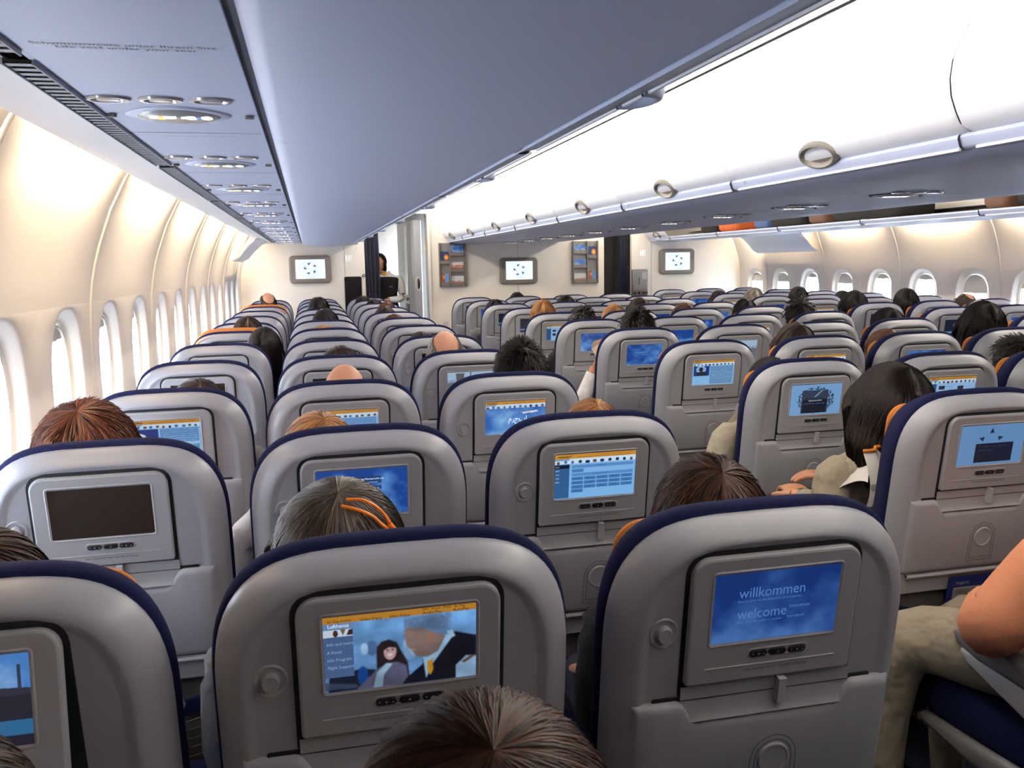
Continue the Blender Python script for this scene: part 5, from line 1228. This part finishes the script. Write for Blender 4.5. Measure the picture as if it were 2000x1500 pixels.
b = MB(); b.rings([[tuple(Vector((-.022, 0, .026))+a1*(q*math.cos(a))+dirv*(q*math.sin(a))+Vector((-.4, 0, .9))*h_) for a in (2*PI*i/16 for i in range(16))] for q, h_ in ((.015, 0), (.015, .008), (.012, .010))], cap1=True); b.build('case', M_['steel'], wt)
tw = MB(); rows = []
for j in range(14):
    t = j/13; rows.append([(1.435+.085*u+.012*math.sin(t*6)+.05*(1-t), ROW1+PITCH+.215+.155*t+.05*u+.010*math.sin(u*7+t*4), .985-.04*(2*t-.5)**2-.07*t-.045*(1-u)*.8-.03*max(0, -u)) for u in np.linspace(-1, 1, 12)])
tw.rings(rows, close=False)
o = tw.build('towel', M_['towel'], smooth=True); tag(o, 'grey white striped towel draped on the shoulder of the woman in khaki', 'towel')
sl = MB(); rows = []
for j in range(10):
    t = j/9; rows.append([(1.475+.050*u-.012*t+.006*math.sin(9*u), ROW1+PITCH+.215-.050*math.sin(t*2.2)+.01*math.cos(u*5), .955-.150*t+.008*u) for u in np.linspace(-1, 1, 10)])
sl.rings(rows, close=False); sl.build('hanging_end', M_['towel'], o)
sp = MB(); sp.rings([[(x, y-.003, z) for x, y, z in rows[j]] for j in (5, 6)], close=False); sp.build('stripe', M_['grey'], o)
sp = MB(); sp.tube([(x, y-.002, z+.002) for x, y, z in rows[0]], .006, 6); sp.build('orange_edge', M_['orange'], o)
# D1: passenger in an orange shirt and khaki trousers, knees turned to the aisle
e = tag(empty('person', (1.60, ROW1, 0)), 'passenger in orange striped shirt and khaki trousers at right edge', 'person')
b = MB(); head_rings(b, HC, HR); torso = [(.47, .36, .160, .11), (.60, .345, .155, .105), (.75, .33, .160, .105), (.85, .315, .178, .098), (.89, .31, .13, .07), (.925, .305, .07, .056)]
b.rings([ell_ring(0, cy, z, hx, hy) for z, cy, hx, hy in torso], cap0=True, cap1=True)
limb(b, [(-.18, .31, .86), (-.29, .37, .700), (-.10, .56, .68)], [.050, .042, .028]); limb(b, [(.18, .31, .86), (.22, .40, .68), (.12, .58, .66)], [.050, .042, .028])
hand(b, (-.10, .56, .68), (.6, .7, -.1), (0, 0, 1)); hand(b, (.12, .58, .66), (-.3, .9, -.1), (0, 0, 1))
b.build('body', M_['skind'], e, ang=80)
c = MB(); c.rings([ell_ring(0, cy, z, hx+.014, hy+.014) for z, cy, hx, hy in torso])
limb(c, [(-.11, .305, .865), (-.19, .31, .865), (-.255, .345, .775), (-.300, .375, .705), (-.20, .49, .695)], [.07, .078, .072, .066, .050]); limb(c, [(.11, .305, .865), (.19, .31, .865), (.23, .40, .69), (.15, .52, .67)], [.07, .076, .064, .05]); c.build('shirt', M_['shirto'], e, ang=80)
c = MB(); c.rings([ell_ring(0, .40, z, hx, hy) for z, hx, hy in ((.475, .10, .09), (.50, .17, .125), (.56, .18, .13), (.62, .165, .12))], cap0=True, cap1=True)
limb(c, [(-.09, .38, .56), (-.17, .52, .565), (-.270, .655, .545), (-.315, .70, .40), (-.335, .69, .12)], [.095, .092, .078, .078, .062], 16)
limb(c, [(.06, .40, .56), (-.03, .58, .565), (-.10, .695, .54), (-.10, .695, .34), (-.10, .68, .12)], [.092, .085, .072, .066, .055], 16); c.build('trousers', M_['khaki'], e, ang=80)
c = MB()
for x, y in ((-.335, .60), (-.10, .64)): c.rings([[(x+xx, y+yy, z) for xx, z in rrect(hw, 0, h, min(.02, h*.45), .006, 3)] for yy, hw, h in ((.04, .030, .06), (.06, .040, .095), (.12, .042, .09), (.20, .045, .05), (.27, .036, .035), (.29, .02, .02))], cap0=True, cap1=True)
c.build('shoes', M_['black'], e)
hair_part('hair', e, 'short', (.10, .07, .05), (.28, .19, .13), 114, HC, HR, 300, .002, .16)
# flight attendant in the corridor
e = tag(empty('person', (.870, 11.30, 0)), 'flight attendant in navy vest and white shirt standing in the galley opening', 'person')
b = MB(); hc = Vector((-.075, -.045, 1.535)); hr = (.074, .090, .110)
head_rings(b, hc, hr, neck_to=Vector((-.02, -.0, 1.385)))
tor = [(.86, 0, .150, .10), (.95, 0, .155, .105), (1.05, 0, .125, .085), (1.15, -.005, .130, .088), (1.25, -.008, .150, .100), (1.33, -.005, .165, .085), (1.37, 0, .12, .065), (1.40, 0, .06, .05)]
b.rings([ell_ring(0, cy, z, hx, hy) for z, cy, hx, hy in tor], cap0=True, cap1=True)
AR = [[(.165, 0, 1.31), (.195, -.03, 1.09), (-.03, -.17, 1.055)], [(-.165, 0, 1.31), (-.17, -.05, 1.09), (-.07, -.19, 1.045)]]
for A in AR: limb(b, A, [.042, .034, .024]); hand(b, A[2], Vector(A[2])-Vector(A[1]), (0, -.3, 1), .9, .6)
for s_ in (-1, 1): limb(b, [(s_*.08, 0, .86), (s_*.085, .01, .48), (s_*.08, .02, .08)], [.085, .055, .038])
b.build('body', M_['skin'], e, ang=80)
c = MB(); 
for A in AR: v = [Vector(q) for q in A]; limb(c, [v[0]+Vector((-math.copysign(.05, v[0].x), 0, 0)), v[0], v[1], v[1].lerp(v[2], .8)], [.05, .058, .050, .036])
c.rings([ell_ring(0, 0, z, hx, hy) for z, hx, hy in ((1.33, .165, .09), (1.375, .125, .075), (1.405, .066, .058), (1.43, .058, .054))]); c.build('white_shirt', M_['sh_white'], e, ang=80)
c = MB(); c.rings([ell_ring(0, cy, z, hx+.014, hy+.014) for z, cy, hx, hy in tor[:6]]+[ell_ring(0, 0, 1.365, .115, .075)]); vo = c.build('navy_vest', M_['blackm'], e, ang=80)
c = MB(); c.box(.03, .075, -.122, -.116, 1.225, 1.236); c.build('name_badge', M_['steel'], e, smooth=False)
c = MB(); c.rings([ell_ring(0, 0, z, hx, hy) for z, hx, hy in ((.50, .19, .14), (.70, .18, .13), (.86, .168, .118), (.96, .168, .118))], cap0=True); c.build('navy_skirt', M_['blackm'], e, ang=80)
c = MB()
for s_ in (-1, 1): c.rings([[(s_*.08+x, y, z) for x, z in rrect(hw, 0, h, min(.02, h*.45), .006, 3)] for y, hw, h in ((.06, .025, .06), (.02, .035, .08), (-.10, .038, .05), (-.17, .02, .025))], cap0=True, cap1=True)
c.build('shoes', M_['black'], e)
hair_part('hair', e, 'bob', (.04, .035, .035), (.12, .10, .09), 115, hc, hr, 500, .002, .05, (.25, 0, 2.7), .012)
c = MB(); c.tube(catmull([(-.055, -.055, 1.41), (-.02, -.075, 1.385), (.01, -.06, 1.395)], 4), .014, 8); c.build('scarf', M_['yellow'], e)

# ------------------------------------------------------------------ things in the literature pockets, draped orange cloths
def card(key, dx, label, w=.115, title=True):
    s_, m_ = SEATS[key]; x0, y0 = s_.location.x, s_.location.y
    e = tag(empty('safety_card', (x0+dx, y0, 0)), label, 'card')
    b = MB(); b.rings([[TFm((x, y, z)) for x, z in rrect(w, -.70, -.530, .004, .004, 2)] for y in (.004, .000)], cap0=True, cap1=True); b.build('blue_folder', M_['blue'], e, smooth=False)
    b = MB(); b.rings([[TFm((x, y, z)) for x, z in rrect(w*.86, -.69, -.562, .004, .004, 2)] for y in (-.0005, -.003)], cap0=True, cap1=True); b.build('pale_card', M_['paper'] if False else M_['grey'], e, smooth=False)
    mw = SM@Matrix.Translation((-w*.05, -.0034, -.580))@Matrix.Rotation(PI/2, 4, 'X')
    text_mesh('model_number', 'A380-800', .018, M_['ink'], e, mw, 'LEFT')
    mw2 = SM@Matrix.Translation((-w*.8, -.0034, -.572))@Matrix.Rotation(PI/2, 4, 'X')
    text_mesh('small_print', 'Sicherheit an Bord\nSafety on board', .006, M_['ink'], e, mw2, 'LEFT')
    mw3 = SM@Matrix.Translation((-w*.8, -.0008, -.552))@Matrix.Rotation(PI/2, 4, 'X')
    text_mesh('folder_title', 'magazin', .014, M_['icon'], e, mw3, 'LEFT')
    b = MB()
    for i in range(2):
        cx = -w*.62+i*.06; b.rings([[TFm((x+cx, y, z)) for x, z in rrect(.007, -.622, -.604, .003, .003, 2)] for y in (-.003, -.0034)], cap1=True)
    b.build('warning_symbol', M_['orange'], e, smooth=False)
card('D2', .055, 'blue folder and safety card in the pocket of second row aisle seat')
card('D4', .03, 'blue folder and safety card in pocket under helmet picture screen')
s_, m_ = SEATS['A2']
e = tag(empty('plastic_wrapper', (s_.location.x+.085, s_.location.y, 0)), 'clear crinkled plastic wrapper in the pocket of second row window seat', 'wrapper')
b = MB(); b.rings([[TFm((x+.01*math.sin(z*60+x*30), y+.006*math.sin(x*70+z*40), z)) for x, z in [(-.03+.012*i, zz) for i in range(6)]] for y, zz in ((-.006, -.545), (-.010, -.565), (-.006, -.59), (-.012, -.62), (-.006, -.65))], close=False); b.build('film', M_['glassy'], e, smooth=False)
for key, lab in (('A6', 'orange cloth draped over the sixth row window seat'), ('A10', 'orange cloth draped over a far window seat near the bulkhead')):
    s_, m_ = SEATS[key]; b = MB()
    P = half_outline(-.007, top=.003); P = [p for p in P if p[1] > -.055]
    rr = [[TF((x*.98, y, z+.004)) for x, z in P] for y in (.045, .09, .13, .16)]
    rr[0] = [TF((x*.97, .020, z-.014)) for x, z in P]
    b.rings(rr, close=False); o = b.build('orange_cloth', M_['orange'], ang=60, loc=tuple(s_.location)); tag(o, lab, 'cloth')
